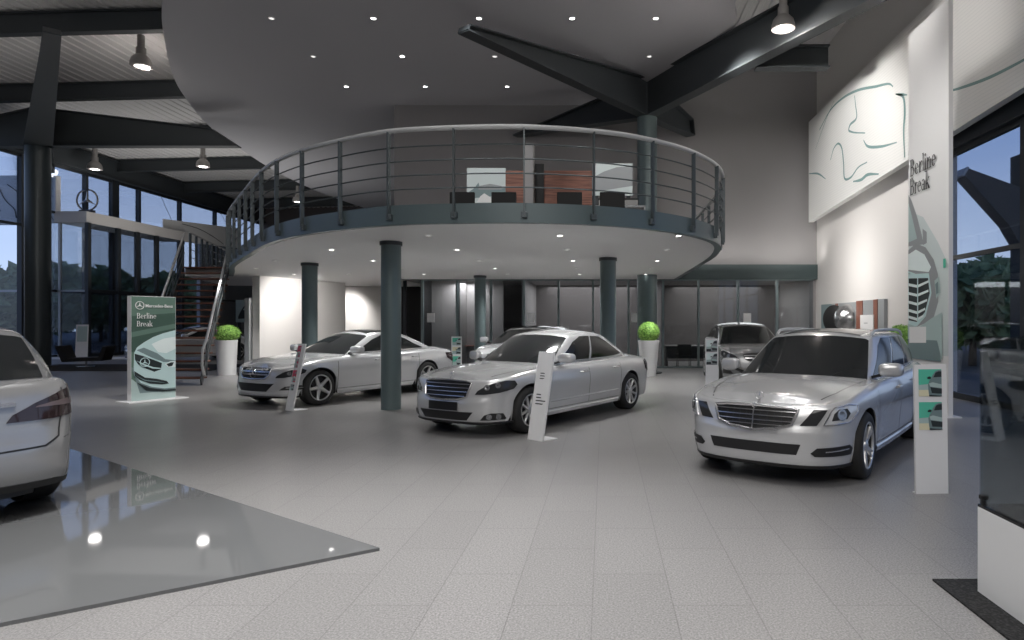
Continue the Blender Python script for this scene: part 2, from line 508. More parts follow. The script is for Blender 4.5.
        if mirror: mb.grid([[(x,-y,z) for x,y,z in r] for r in rows], mi, flip=True)

def weld(o, d=.0008):
    import bmesh
    bm = bmesh.new(); bm.from_mesh(o.data); bmesh.ops.remove_doubles(bm, verts=bm.verts, dist=d)
    bmesh.ops.recalc_face_normals(bm, faces=bm.faces)
    bm.to_mesh(o.data); bm.free()
    o.data.shade_smooth(); o.data.set_sharp_from_angle(angle=math.radians(40))

def mirror_poly(p): return [(-a, z) for a, z in p][::-1]

def build_car(name, label, cat, P, loc, rz, front=None):
    root = thing(name, label, cat, (loc[0], loc[1], loc[2] if len(loc) > 2 else 0), rz)
    root.scale = P.get('scale', (1,1,1))
    s = Car(P); paint = P.get('paint', 'silver_paint'); W = P['W']
    mb = s.body_mesh()
    # shut lines
    for xx in P['doors']:
        s.seam(mb, [(s.ax(xx), P['rock']+.10), (s.ax(xx-P.get('dtilt', .0)), s.zt(xx)-.015)])
    if P['doors']:
        s.seam(mb, [(s.ax(P['doors'][0]), P['rock']+.10), (s.ax(P['doors'][-1]), P['rock']+.10)], w=.008)
    if P.get('hoodline', True):
        xf = P['xf']
        hl = [(xf-.30,.60*W),(xf-.6,.70*W),(xf-1.0,.755*W),(P['xwb']-.12,.79*W)]
        s.seam(mb, hl, fn=s.capfn, w=.012)
    b = mb.build('body', [paint, 'car_black'], root); weld(b)
    g = s.gh_mesh().build('roof', [paint], root); weld(g)
    # underbody
    u = MB(); ring = []
    for a in np.linspace(0, s.L, 60):
        x, y, nx, ny = s.ol(a); ring.append((x-nx*.10, max(y-ny*.32, 0)))
    poly = ring+[(x,-y) for x, y in ring[::-1][1:-1]]
    poly = [p for i, p in enumerate(poly) if i == 0 or math.dist(p, poly[i-1]) > .01]
    u.prism(poly, P['rock']-.015, P['rock']+.45); u.build('underbody', ['car_black'], root)
    # windows
    def glass(nm, poly, m='car_glass', both=False, off=.004, step=.09):
        k = MB(); patch(k, poly, s.ghfn, step, off, .01); k.build(nm, [m], root, ang=60)
        if both:
            k = MB(); patch(k, mirror_poly(poly), s.ghfn, step, off, .01); k.build(nm, [m], root, ang=60)
    ws = P.get('ws', (.968,.03,.90))
    pw = [(-ws[0],ws[1]),(-ws[0]*.5,ws[1]-.005),(0,ws[1]-.01),(ws[0]*.5,ws[1]-.005),(ws[0],ws[1]),(ws[0]*.985,ws[2]-.02),(ws[0]*.93,ws[2]+.01),(0,ws[2]+.02),(-ws[0]*.93,ws[2]+.01),(-ws[0]*.985,ws[2]-.02)]
    glass('windshield', pw, off=.005)
    rw = P.get('rw', (2.06,.08,.88))
    def ghrear(q, t): return s.ghfn(3-abs(q) if q >= 0 else -(3-abs(q)), t)
    k = MB(); w3 = 3-rw[0]
    patch(k, [(-w3,rw[1]),(0,rw[1]-.02),(w3,rw[1]),(w3*.97,rw[2]-.02),(w3*.9,rw[2]),(-w3*.9,rw[2]),(-w3*.97,rw[2]-.02)], ghrear, .09, .005, .01)
    k.build('rear_window', ['car_glass'], root, ang=60)
    for pl in P['side']: glass('side_window', pl, both=True)
    # window trim: chrome strip under the glass
    if P.get('chrome', True):
        u0, u1 = P['belt']
        for sg in (1,-1):
            k = MB(); rows = []
            for q in np.linspace(u0, u1, 26):
                a_, n_ = s.ghfn(sg*q, .035); b_, n2 = s.ghfn(sg*q, .075); rows.append([tuple(a_+n_*.008), tuple(b_+n2*.008)])
            k.grid(rows, 0, flip=sg < 0); k.build('window_trim', ['chrome'], root)
    # pano roof
    if P.get('pano'):
        x0, x1, f = P['pano']; k = MB(); rows = []
        for x in np.linspace(x0, x1, 14):
            yy = s.rail(min(max(x, s.xRC), s.xRA))*f; rows.append([(x, y, s.rz(x, y)+.004) for y in np.linspace(-yy, yy, 11)])
        k.grid(rows, 0, flip=True); k.build('glass_roof', ['car_glass'], root)
    # roof rails
    if P.get('rails'):
        x0, x1 = P['rails']
        for sg in (1,-1):
            pts = [(x0,0)]+[(x, 1) for x in np.linspace(x0-.12, x1+.12, 10)]+[(x1,0)]
            path = []
            for x, up in pts:
                y = s.rail(min(max(x, s.xRC), s.xRA))*.97; path.append((x, sg*y, s.rz(x, y)+.002+.04*up))
            k = MB(); k.tube(path, .018, 8); k.build('roof_rail', ['rail_steel'], root)
    # wheels
    tm, rm, bm_ = wheel_meshes(P['wheel'], P['zw'], P.get('rim', .238), .24)
    for sx in (1,-1):
        for sg in (1,-1):
            w = bpy.data.objects.new('wheel', tm); r = bpy.data.objects.new('rim', rm); d = bpy.data.objects.new('brake_disc', bm_)
            for o in (w, r, d): COL.objects.link(o)
            w.parent = root; r.parent = w; d.parent = w
            yo = s.body(s.ax(sx*P['wb']/2), P['zw']+P['Ra']-.01)[1]-.012
            w.location = (sx*P['wb']/2, sg*yo, P['zw']); w.rotation_euler = (0, (.4 if sx > 0 else .9), 0 if sg > 0 else PI)
    # mirrors
    xm = s.xA-.10
    for sg in (1,-1):
        zb = s.cap(xm, s.yb(xm)); k = MB()
        superell(k, (xm-.02, sg*(s.yb(xm)+.195), zb+.105), (.085,.125,.075), .6, 8, 0, shear=-sg*.25)
        k.bar((xm, sg*(s.yb(xm)+.0), zb+.02), (xm-.01, sg*(s.yb(xm)+.14), zb+.06), .09, .03, 1)
        k.build('side_mirror', [paint, 'car_black'], root)
    # door handles
    for xh in P['handles']:
        for sg in (1,-1):
            a = s.ax(xh); z = s.zt(xh)-P.get('hz', .135); k = MB()
            p, n = s.bodyfn(a, z); p2, n2 = s.bodyfn(a+.2, z)
            y0, y1 = p[1], p2[1]
            k.tube([(p[0], sg*(y0-.005), z), (p[0]-.02, sg*(y0+.028), z+.003), (p[0]-.18, sg*(y1+.028), z+.006), (p2[0], sg*(y1-.005), z+.006)], .014, 8)
            k.build('door_handle', [P.get('handle_mat', paint)], root)
    # rocker strip
    for sg in (1,-1):
        k = MB(); rows = []; x0, x1 = P['wb']/2-P['Ra']-.06, -P['wb']/2+P['Ra']+.06
        for x in np.linspace(x0, x1, 20):
            a = s.ax(x); r = []
            for z, o in ((P['rock']+.0,.002),(P['rock']+.01,.014),(P['rock']+.06,.014),(P['rock']+.075,.001)):
                p, n = s.bodyfn(sg*a, z); r.append(tuple(p+n*o))
            rows.append(r)
        k.grid(rows, 0, flip=sg < 0); k.build('side_skirt', [paint], root)
    if P.get('sidestrip'):
        z0, z1 = P['sidestrip']
        for sg in (1,-1):
            k = MB(); rows = []
            for x in np.linspace(P['wb']/2-P['Ra']-.10, -P['wb']/2+P['Ra']+.08, 20):
                a = s.ax(x); r = []
                for z, o in ((z0,.001),(z0+.008,.012),(z1-.006,.010),(z1,.001)):
                    p, n = s.bodyfn(sg*a, z); r.append(tuple(p+n*o))
                rows.append(r)
            k.grid(rows, 0, flip=sg < 0); k.build('side_moulding', [paint], root)
    # tail
    for pl in P['tail']:
        for q in (pl, mirror_poly(pl)):
            k = MB(); patch(k, q, s.rearfn, .06, .008, .016); o = k.build('tail_light', ['tail_glass'], root, ang=50)
            a0 = sum(p[0] for p in q)/len(q); z0 = sum(p[1] for p in q)/len(q)
            k = MB(); patch(k, [(a0+(a-a0)*.62, z0+.01+(z-z0)*.22) for a, z in q], s.rearfn, .06, .011, .004); k.build('light_bar', ['tail_bar'], o)
    if P.get('tailextra'): P['tailextra'](s, root)
    if front: front(s, root)
    return root, s

def fpatch(s, root, nm, polys, m, off=.004, th=.012, step=.05, fn=None, both=True, label=None):
    out = []
    for pl in polys:
        for q in ((pl, mirror_poly(pl)) if both else (pl,)):
            k = MB(); patch(k, q, fn or s.bodyfn, step, off, th); o = k.build(nm, [m], root, ang=50); out.append(o)
            if label: o['label'] = label
    return out
def sbar(s, root, nm, a0, a1, z0, z1, hgt, m, off=.01, n=14):
    """bar across the nose following the body"""
    k = MB(); rows = []
    for i in range(n+1):
        a = a0+(a1-a0)*i/n; zz = z0+(z1-z0)*i/n; r = []
        for dz, o in ((-hgt/2,0),(-hgt/2,off),(-hgt*.2,off*1.5),(hgt*.2,off*1.5),(hgt/2,off),(hgt/2,0)):
            p, nn = s.bodyfn(a, zz+dz); r.append(tuple(p+nn*o))
        rows.append(r)
    k.grid(rows, 0, flip=True); return k.build(nm, [m], root)
def arc_bar(mb, s, za, zb, wa, hgt, off, n=16, bow=0):
    rows = []
    for i in range(n+1):
        t = -1+2*i/n; a = wa*t; z = za-bow*(1-t*t); r = []
        for dz, o in ((-hgt/2,-.005),(-hgt/2,off),(hgt/2,off),(hgt/2,-.005)):
            p, nn = s.bodyfn(a, z+dz); r.append(tuple(p+nn*o))
        rows.append(r)
    mb.grid(rows, 0, flip=True)
def ring_frame(s, root, nm, poly, w, m, off=.014, closed=True):
    """raised frame following a polygon on the nose"""
    k = MB(); P3 = []; n = len(poly)
    for i in range(n):
        a = np.array(poly[i]); b = np.array(poly[(i+1) % n]); c = max(1, int(np.linalg.norm(b-a)/.04))
        for j in range(c):
            q = a+(b-a)*j/c; p, nn = s.bodyfn(*q); P3.append(tuple(p+nn*off*.5))
    k.tube(P3, w, 6, closed=True); return k.build(nm, [m], root)
def star_on(s, root, R, z, off=.02, parent=None, upright=False, x=None):
    k = star_mesh(R, .01)
    if upright:
        zz = s.cap(x, 0); k.xf(Matrix.Translation((x, 0, zz+R+.03)) @ Matrix.Rotation(PI/2, 4, 'Z'))
        k.bar((x,0,zz-.005),(x,0,zz+.035), .016, .016)
    else:
        p, n = s.bodyfn(0, z); k.xf(Matrix.Translation((p[0]+off, 0, z)) @ Matrix.Rotation(PI/2, 4, 'Z'))
    o = k.build('star_emblem', ['chrome'], parent or root); return o
def lamp_inner(s, o, spots, r=.05, off=.0125):
    for a, z, rr in spots:
        p, n = s.bodyfn(a, z); k = MB()
        k.lathe([(0,.0),(rr*.55,.002),(rr*.6,.006),(rr*.95,.006),(rr,0)], 20)
        q = Vector((0,0,1)).rotation_difference(Vector(n)).to_matrix().to_4x4()
        k.xf(Matrix.Translation(tuple(p+n*(off-.004))) @ q); k.build('lens', ['lens'], o)
def plate(s, root, z, w=.26, h=.055, m='car_black', off=.02):
    k = MB(); rows = []
    for zz, o in ((z-h,0),(z-h,off),(z+h,off),(z+h,0)):
        r = []
        for a in np.linspace(-w, w, 9):
            p, n = s.bodyfn(a, zz); r.append((p[0]+o+.004, p[1], zz))
        rows.append(r)
    k.grid(rows, 0); k.build('number_plate', [m], root)
# ------------------------------------------------------------------ car models
def front_saloon(s, root):
    gp = [(-.45,.755),(-.34,.775),(0,.782),(.34,.775),(.45,.755),(.39,.57),(.26,.525),(0,.515),(-.26,.525),(-.39,.57)]
    g = fpatch(s, root, 'grille', [gp], 'car_black', .012, .03, .06, both=False)[0]
    k = MB()
    for z, w in ((.735,.425),(.685,.41),(.635,.395),(.575,.36)): arc_bar(k, s, z, z, w, .011, .022, bow=0)
    k.build('grille_bars', ['chrome'], g)
    ring_frame(s, g, 'grille_frame', gp, .014, 'chrome', .03)
    star_on(s, root, .04, 0, upright=True, x=s.P['xf']-.17)
    for sg in (1,):
        hp = [(.52,.605),(.66,.605),(.88,.63),(1.10,.675),(1.17,.73),(1.13,.785),(.98,.79),(.80,.76),(.66,.71),(.56,.655)]
        for o in fpatch(s, root, 'headlight', [hp], 'lamp_glass', .01, .02, .05):
            sg2 = 1 if o.data.vertices[0].co.y > 0 else -1
            lamp_inner(s, o, [(sg2*.70,.70,.042),(sg2*.86,.73,.04)])
    fpatch(s, root, 'lower_intake', [[(-.50,.365),(.50,.365),(.40,.25),(-.40,.25)]], 'mesh_black', .006, .02, both=False)
    for o in fpatch(s, root, 'fog_light', [[(.60,.255),(.66,.325),(.76,.35),(.94,.345),(1.0,.27),(.98,.255)]], 'mesh_black', .008, .02):
        sg2 = 1 if o.data.vertices[0].co.y > 0 else -1
        lamp_inner(s, o, [(sg2*.73,.30,.042),(sg2*.87,.30,.042)])
    plate(s, root, .44, .27, .058)
    sbar(s, root, 'bumper_lip', -1.2, 1.2, .212, .212, .025, 'car_black', .012, 30)
    s_line(s, root, .475)
def s_line(s, root, z):
    """thin bumper crease strip"""
    pass
def front_wagon(s, root):
    gp = [(-.445,.725),(-.30,.738),(0,.742),(.30,.738),(.445,.725),(.38,.59),(.24,.54),(0,.52),(-.24,.54),(-.38,.59)]
    g = fpatch(s, root, 'grille', [gp], 'car_black', .012, .03, .06, both=False)[0]
    k = MB()
    for z, w in ((.70,.42),(.657,.405),(.614,.385),(.571,.33)): arc_bar(k, s, z, z, w, .009, .024)
    p = [s.bodyfn(0, z) for z in np.linspace(.525,.735,8)]
    k.grid([[(q[0]+.026, y, q[2]) for y in (-.007,.007)] for q, n in p], 0)
    k.build('grille_bars', ['chrome'], g); k = MB()
    for yy in np.linspace(-.36,.36,11):
        zz0 = .545+abs(yy)*.16
        k.grid([[tuple(s.bodyfn(yy+d, z)[0]+np.array([.017,0,0])) for d in (-.003,.003)] for z in np.linspace(zz0,.725,7)], 0)
    k.build('grille_mesh', ['frame_dark'], g)
    ring_frame(s, g, 'grille_frame', gp, .016, 'chrome', .03)
    star_on(s, root, .04, 0, upright=True, x=s.P['xf']-.20)
    k = star_mesh(.028, .008, n=16); p, n = s.bodyfn(0,.745); k.xf(Matrix.Translation((p[0]+.022,0,.755)) @ Matrix.Rotation(PI/2,4,'Z')); k.build('star_emblem', ['chrome'], root)
    fpatch(s, root, 'inner_headlight', [[(.46,.585),(.62,.59),(.74,.735),(.60,.735)]], 'lamp_glass', .01, .02)
    for o in fpatch(s, root, 'headlight', [[(.69,.595),(.99,.62),(1.12,.70),(1.14,.775),(1.0,.785),(.82,.76),(.78,.735)]], 'lamp_clear', .01, .02):
        sg2 = 1 if o.data.vertices[0].co.y > 0 else -1
        k = MB(); patch(k, [(sg2*a, z) for a, z in ((.77,.635),(.95,.65),(1.0,.70),(.96,.745),(.86,.74),(.80,.70))][::sg2], s.bodyfn, .05, .012, .004); k.build('lamp_bowl', ['lamp_glass'], o)
        ring_frame(s, o, 'lamp_frame', [(sg2*a, z) for a, z in ((.69,.595),(.99,.62),(1.12,.70),(1.14,.765),(1.0,.775),(.82,.755),(.78,.73))], .007, 'chrome', .02)
        lamp_inner(s, o, [(sg2*.885,.69,.055)], off=.015)
    fpatch(s, root, 'lower_intake', [[(-.47,.415),(.47,.415),(.43,.315),(-.43,.315)]], 'mesh_black', .006, .02, both=False)
    for o in fpatch(s, root, 'side_intake', [[(.60,.305),(.56,.335),(.62,.385),(1.02,.40),(1.08,.36),(1.05,.305)]], 'mesh_black', .006, .02):
        sg2 = 1 if o.data.vertices[0].co.y > 0 else -1
        k = MB(); patch(k, [(sg2*a, z) for a, z in ((.70,.345),(1.0,.36),(1.0,.37),(.70,.355))][::sg2], s.bodyfn, .05, .012, .006); k.build('running_light', ['chrome'], o)
    sbar(s, root, 'bumper_lip', -1.25, 1.25, .20, .20, .03, 'car_black', .006, 30)
def front_coupe(s, root):
    gp = [(-.42,.70),(-.30,.725),(0,.735),(.30,.725),(.42,.70),(.40,.60),(.30,.535),(0,.52),(-.30,.535),(-.40,.60)]
    g = fpatch(s, root, 'grille', [gp], 'car_black', .012, .03, .06, both=False)[0]
    k = MB()
    for z, w in ((.655,.395),(.605,.38)): arc_bar(k, s, z, z, w, .026, .026)
    k.build('grille_bars', ['chrome'], g)
    ring_frame(s, g, 'grille_frame', gp, .012, 'chrome', .03)
    star_on(s, g, .085, .63, .035)
    for o in fpatch(s, root, 'headlight', [[(.54,.55),(.70,.555),(.92,.59),(1.07,.64),(1.10,.69),(1.02,.72),(.84,.70),(.68,.65),(.57,.59)]], 'lamp_glass', .01, .02):
        sg2 = 1 if o.data.vertices[0].co.y > 0 else -1
        lamp_inner(s, o, [(sg2*.80,.635,.04),(sg2*.94,.655,.035)])
    fpatch(s, root, 'lower_intake', [[(-.52,.45),(-.40,.445),(.40,.445),(.52,.45),(.36,.30),(-.36,.30)]], 'mesh_black', .006, .02, both=False)
    for o in fpatch(s, root, 'side_intake', [[(.62,.33),(.72,.395),(1.0,.415),(1.10,.40),(1.06,.33)]], 'mesh_black', .006, .02):
        sg2 = 1 if o.data.vertices[0].co.y > 0 else -1
        k = MB(); patch(k, [(sg2*a, z) for a, z in ((.74,.362),(1.05,.365),(1.05,.378),(.74,.375))][::sg2], s.bodyfn, .05, .012, .006); k.build('running_light', ['chrome'], o)
    sbar(s, root, 'bumper_lip', -1.2, 1.2, .20, .20, .03, 'car_black', .008, 30)
def front_mpv(s, root):
    gp = [(-.40,.80),(-.30,.82),(0,.83),(.30,.82),(.40,.80),(.36,.70),(.26,.64),(0,.625),(-.26,.64),(-.36,.70)]
    g = fpatch(s, root, 'grille', [gp], 'car_black', .012, .03, .06, both=False)[0]
    k = MB()
    for z, w in ((.765,.37),(.71,.35)): arc_bar(k, s, z, z, w, .024, .024)
    k.build('grille_bars', ['chrome'], g)
    star_on(s, g, .08, .735, .03)
    for o in fpatch(s, root, 'headlight', [[(.50,.665),(.70,.675),(.96,.72),(1.12,.79),(1.14,.86),(.98,.87),(.76,.83),(.58,.76)]], 'lamp_glass', .01, .02):
        sg2 = 1 if o.data.vertices[0].co.y > 0 else -1
        lamp_inner(s, o, [(sg2*.78,.755,.045),(sg2*.93,.79,.04)])
    fpatch(s, root, 'lower_intake', [[(-.52,.47),(.52,.47),(.42,.31),(-.42,.31)]], 'mesh_black', .006, .02, both=False)
    fpatch(s, root, 'side_intake', [[(.62,.34),(.70,.42),(.98,.43),(1.02,.34)]], 'mesh_black', .006, .02)
def tail_hatch(s, root):
    # tailgate shut line, chrome grip, lettering and dark lower bumper
    k = MB()
    s.seam(k, [(.80,1.06),(.76,.86),(.70,.62),(.58,.56),(0,.545)], fn=s.rearfn, w=.014, mi=0)
    s.seam(k, [(1.22,.74),(1.0,.655),(.74,.60)], fn=s.rearfn, w=.008, mi=0)
    k.build('tailgate_gap', ['car_black'], root)
    for a in (0,):
        k = MB(); rows = []
        for i in range(15):
            a = -.40+.8*i/14; r = []
            for dz, o in ((-.016,0),(-.016,.02),(.016,.026),(.02,0)):
                p, n = s.rearfn(a, .90+dz); r.append(tuple(p+n*o))
            rows.append(r)
        k.grid(rows, 0); k.build('tailgate_grip', ['chrome'], root)
    for q in ([(-.9,.27),(-.70,.285),(0,.295),(.70,.285),(.9,.27),(.88,.235),(-.88,.235)],):
        k = MB(); patch(k, q, s.rearfn, .08, .006, .02); k.build('bumper_valance', ['mesh_black'], root, ang=50)
    p, n = s.rearfn(.46,.985)
    t = np.cross([0,0,1], n); up = np.cross(n, t)
    M = frame(p+n*.004-t*.08, t, up); text('model_lettering', 'CDI', .075, 'chrome', root, M, .003)

F0 = [(.12,.15),(.20,.05),(.28,.012),(.38,0),(.50,.004),(.55,.03),(.66,.055),(.78,.10),(1.0,.2)]
S0 = [(.15,.075),(.24,.05),(.34,.03),(.46,.022),(.58,.008),(.68,.0),(.76,.006),(.84,.022),(.92,.05),(1.05,.10)]
R0 = [(.15,.16),(.25,.05),(.36,.008),(.48,0),(.58,.01),(.66,.035),(.80,.05),(.95,.08),(1.1,.14)]
P_S = dict(xf=2.36, xr=-2.62, W=.936, wb=3.035, Ra=.385, zw=.338, rock=.20, F=F0, S=S0, R=R0,
  ztop=[(2.36,.80),(2.2,.81),(2.0,.835),(1.6,.885),(1.0,.925),(.3,.94),(-.8,.955),(-1.6,.98),(-2.2,.945),(-2.62,.88)],
  zc=[(2.36,.83),(2.25,.855),(1.9,.91),(1.4,.965),(.95,1.0),(0,1.04),(-1.6,1.05),(-2.2,1.01),(-2.62,.92)],
  zlow=[(2.42,.20),(2.0,.20),(0,.20),(-2.2,.22),(-2.62,.26)], rs=.075,
  roof=[(.35,1.40),(.1,1.438),(-.4,1.475),(-.9,1.455),(-1.25,1.405)], xwb=1.10, xwt=.14, xrt=-1.12, xrb=-1.92, yr=(.585,.635,.56), drop=.06,
  cb=.34, cr=.26, side=[[(1.035,.10),(1.44,.10),(1.455,.905),(1.22,.91),(1.10,.74)],[(1.472,.10),(1.82,.10),(1.95,.14),(1.935,.28),(1.87,.68),(1.77,.88),(1.487,.905)]],
  scale=(.965,.975,.97), belt=(1.02,1.95), doors=[1.08,-.05,-1.12], handles=[.22,-.86], wheel='ten', sidestrip=(.40,.43), handle_mat='chrome',
  tail=[[(.52,.68),(.98,.67),(1.16,.72),(1.18,.88),(.98,.895),(.60,.86)]])
P_E = dict(xf=2.29, xr=-2.60, W=.927, wb=2.874, Ra=.375, zw=.335, rock=.20, F=[(.12,.13),(.20,.035),(.30,.01),(.42,0),(.52,.006),(.57,.03),(.66,.05),(.76,.09),(1.0,.2)], S=S0, R=R0,
  ztop=[(2.29,.765),(2.1,.79),(1.85,.825),(1.5,.875),(.9,.925),(.2,.945),(-.8,.965),(-1.6,.985),(-2.3,.99),(-2.6,.98)],
  zc=[(2.29,.80),(2.1,.835),(1.8,.885),(1.3,.955),(.9,.99),(0,1.03),(-1.6,1.05),(-2.3,1.05),(-2.6,1.0)],
  zlow=[(2.29,.20),(2.0,.20),(0,.20),(-2.2,.22),(-2.6,.27)], rs=.07,
  roof=[(.35,1.395),(.05,1.44),(-.5,1.475),(-1.4,1.465),(-2.0,1.435),(-2.35,1.40)], xwb=1.08, xwt=.10, xrt=-2.12, xrb=-2.46, yr=(.60,.645,.565), drop=.055, inb=.01,
  cb=.33, cr=.16, crt=.12, scale=(.96,.985,1.0), side=[[(1.03,.10),(1.33,.10),(1.345,.90),(1.15,.90),(1.08,.74)],[(1.36,.10),(1.62,.10),(1.63,.90),(1.37,.90)],[(1.645,.10),(1.92,.12),(1.93,.62),(1.89,.86),(1.655,.90)]],
  belt=(1.04,1.93), doors=[1.0,-.08,-1.08], handles=[.16,-.88], wheel='twin', rails=(-.05,-2.15), pano=(.05,-1.9,.80), handle_mat='chrome',
  tail=[[(.60,.70),(1.0,.70),(1.16,.76),(1.16,.93),(.98,.945),(.64,.90)]])
P_C = dict(xf=2.20, xr=-2.63, W=.94, wb=2.874, Ra=.385, zw=.338, rock=.19, F=[(.12,.14),(.20,.03),(.30,.0),(.42,.004),(.50,.02),(.62,.04),(.72,.08),(1.0,.2)], S=S0, R=R0,
  ztop=[(2.20,.715),(2.0,.745),(1.8,.80),(1.5,.86),(.9,.91),(.2,.935),(-.8,.955),(-1.6,.965),(-2.3,.93),(-2.63,.88)],
  zc=[(2.20,.77),(2.0,.80),(1.75,.86),(1.3,.93),(.9,.97),(0,1.01),(-1.6,1.03),(-2.3,.99),(-2.63,.92)],
  zlow=[(2.20,.19),(2.0,.19),(0,.19),(-2.2,.22),(-2.63,.27)], rs=.08,
  roof=[(.35,1.32),(.02,1.375),(-.35,1.416),(-.8,1.40),(-1.2,1.345),(-1.5,1.28)], xwb=1.0, xwt=.02, xrt=-1.22, xrb=-2.08, yr=(.55,.61,.50), drop=.07,
  cb=.28, cr=.30, scale=(.985,1,.985), side=[[(1.04,.10),(1.46,.10),(1.475,.88),(1.24,.88),(1.12,.70)],[(1.49,.10),(1.80,.10),(1.90,.13),(1.87,.30),(1.79,.66),(1.69,.86),(1.49,.88)]],
  belt=(1.05,1.93), doors=[1.05,-.12,-1.15], handles=[.14,-.92], wheel='five', rim=.25, pano=(-.05,-1.1,.86),
  tail=[[(.50,.66),(.98,.65),(1.20,.74),(1.24,.86),(1.0,.86),(.60,.80)]])
SB = [(.15,.07),(.24,.04),(.34,.022),(.46,.018),(.60,.004),(.72,.0),(.82,.004),(.92,.012),(1.0,.025),(1.12,.05)]
P_B = dict(xf=2.19, xr=-2.16, W=.893, wb=2.699, Ra=.36, zw=.32, rock=.20, F=[(.12,.14),(.20,.03),(.30,.0),(.42,.004),(.54,.02),(.70,.05),(.84,.10),(1.1,.2)], S=SB,
  R=[(.15,.16),(.24,.06),(.33,.015),(.48,0),(.58,.008),(.66,.035),(.80,.05),(.95,.07),(1.1,.12)],
  inb=.012, rs=.055, rear=[(.75,.985),(.36,.955),(.15,.87),(.05,.66),(.010,.34),(0,0)],
  ztop=[(2.19,.83),(2.0,.86),(1.75,.91),(1.4,.965),(.9,1.0),(.2,1.02),(-.8,1.05),(-1.6,1.075),(-2.16,1.07)],
  zc=[(2.19,.89),(2.0,.92),(1.7,.97),(1.2,1.03),(.9,1.05),(0,1.09),(-1.6,1.12),(-2.16,1.11)],
  zlow=[(2.19,.20),(1.9,.20),(0,.20),(-1.8,.22),(-2.16,.27)],
  roof=[(.5,1.46),(.2,1.505),(-.4,1.557),(-1.2,1.55),(-1.95,1.50)], xwb=1.22, xwt=.28, xrt=-1.86, xrb=-2.07, yr=(.57,.62,.53), drop=.055,
  cb=.30, cr=.14, crt=.10, side=[[(1.06,.10),(1.38,.10),(1.395,.84),(1.25,.85),(1.13,.76)],[(1.41,.10),(1.70,.10),(1.71,.84),(1.42,.845)],[(1.73,.10),(1.90,.16),(1.91,.60),(1.86,.82),(1.74,.84)]],
  belt=(1.04,1.93), doors=[1.08,.0,-1.0], handles=[.24,-.78], wheel='five', rim=.215, rw=(2.005,.08,.88), pano=(.2,-1.0,.8),
  tail=[[(.34,.765),(.38,.82),(.54,.90),(.78,.98),(1.02,1.025),(1.18,1.0),(1.24,.92),(1.22,.82),(1.0,.79),(.66,.765)]], tailextra=tail_hatch)
# ------------------------------------------------------------------ materials of the place
def srgb(r, g, b):
    f = lambda c: c/12.92 if c <= .04045 else ((c+.055)/1.055)**2.4
    return tuple(f(c/255) for c in (r, g, b))
mat('silver_paint', srgb(208,209,210), .26, .45, coat=.7)
mat('grey_paint', srgb(140,141,142), .24, .45, coat=.7); mat('shaded_silver_paint', srgb(160,160,160), .24, .5, coat=.6); mat('banner_tint', srgb(206,216,215), .5)  # hatchback silver is toned down, putting the shade on it into the colour
mat('car_black', srgb(22,22,23), .45); mat('tire', srgb(38,38,38), .75)
mat('alloy', srgb(200,200,200), .28, .8); mat('dark_metal', srgb(60,60,62), .5, .6)
mat('car_glass', srgb(36,38,39), .10, spec=.35); mat('chrome', srgb(205,205,206), .22, .95)
mat('mesh_black', srgb(30,30,31), .5); mat('lamp_glass', srgb(48,49,51), .05); mat('lamp_clear', srgb(214,216,218), .14, .35)
mat('lens', srgb(150,152,155), .15, .7); mat('tail_glass', srgb(44,32,34), .07, coat=.4); mat('tail_bar', srgb(104,92,94), .2, .2)
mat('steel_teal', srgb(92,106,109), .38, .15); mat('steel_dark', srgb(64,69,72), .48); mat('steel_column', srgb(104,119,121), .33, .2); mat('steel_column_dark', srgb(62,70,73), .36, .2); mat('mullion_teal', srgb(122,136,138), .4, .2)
mat('rail_steel', srgb(200,201,201), .4, .3); mat('rail_dark', srgb(84,92,95), .4, .3)
mat('wall_white', srgb(214,211,208), .7); mat('wall_grey', srgb(150,148,148), .75); mat('ceiling_grey', srgb(204,204,208), .8)
mat('soffit_white', srgb(236,235,234), .75); mat('deck_metal', srgb(226,225,224), .55)
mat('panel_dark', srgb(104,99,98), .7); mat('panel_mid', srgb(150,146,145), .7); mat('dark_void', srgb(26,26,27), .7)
mat('header_teal', srgb(66,80,81), .5); mat('frame_dark', srgb(52,56,60), .45, .2); mat('frame_light', srgb(165,168,170), .4, .3)
mat('white_gloss', srgb(235,235,235), .3); mat('white_matt', srgb(232,232,231), .6); mat('black_soft', srgb(24,24,25), .6)
mat('bulb', (1,1,1), .4, emit=(1,.93,.88), estr=7); mat('downlight_on', (1,1,1), .4, emit=(1,.97,.94), estr=9); mat('downlight_dim', (.9,.9,.9), .4, emit=(1,.97,.94), estr=.9)
mat('lamp_shell', srgb(176,172,168), .4, .3)
mat('teal_ink', srgb(118,150,148), .6); mat('dark_ink', srgb(52,54,56), .6); mat('black_glass', srgb(12,12,13), .06)
mat('print_green', srgb(96,122,110), .4); mat('print_green_dark', srgb(64,88,78), .4); mat('print_pale', srgb(176,196,194), .4)
mat('print_hood', srgb(196,222,222), .4); mat('print_hood_hi', srgb(232,244,243), .4); mat('print_dark', srgb(44,52,54), .4); mat('print_mid', srgb(120,140,142), .4)
mat('print_teal', srgb(92,196,168), .4); mat('print_cream', srgb(228,222,190), .4); mat('print_red', srgb(196,60,92), .4); mat('print_grey', srgb(150,154,156), .4)
mat('wood_red', srgb(130,82,66), .5); mat('soil', srgb(40,34,28), .9)
noise_mat('wood_tread', srgb(128,86,66), srgb(96,60,46), 6, .45, stretch=(.4,3,3))
noise_mat('wood_wall', srgb(142,92,74), srgb(108,66,52), 3, .5, stretch=(.5,1,8))
noise_mat('leaf_box', srgb(70,122,36), srgb(172,218,110), 22, .6, lo=.35, hi=.65)
noise_mat('leaf_tree', srgb(92,114,76), srgb(150,168,118), 1.4, .8)
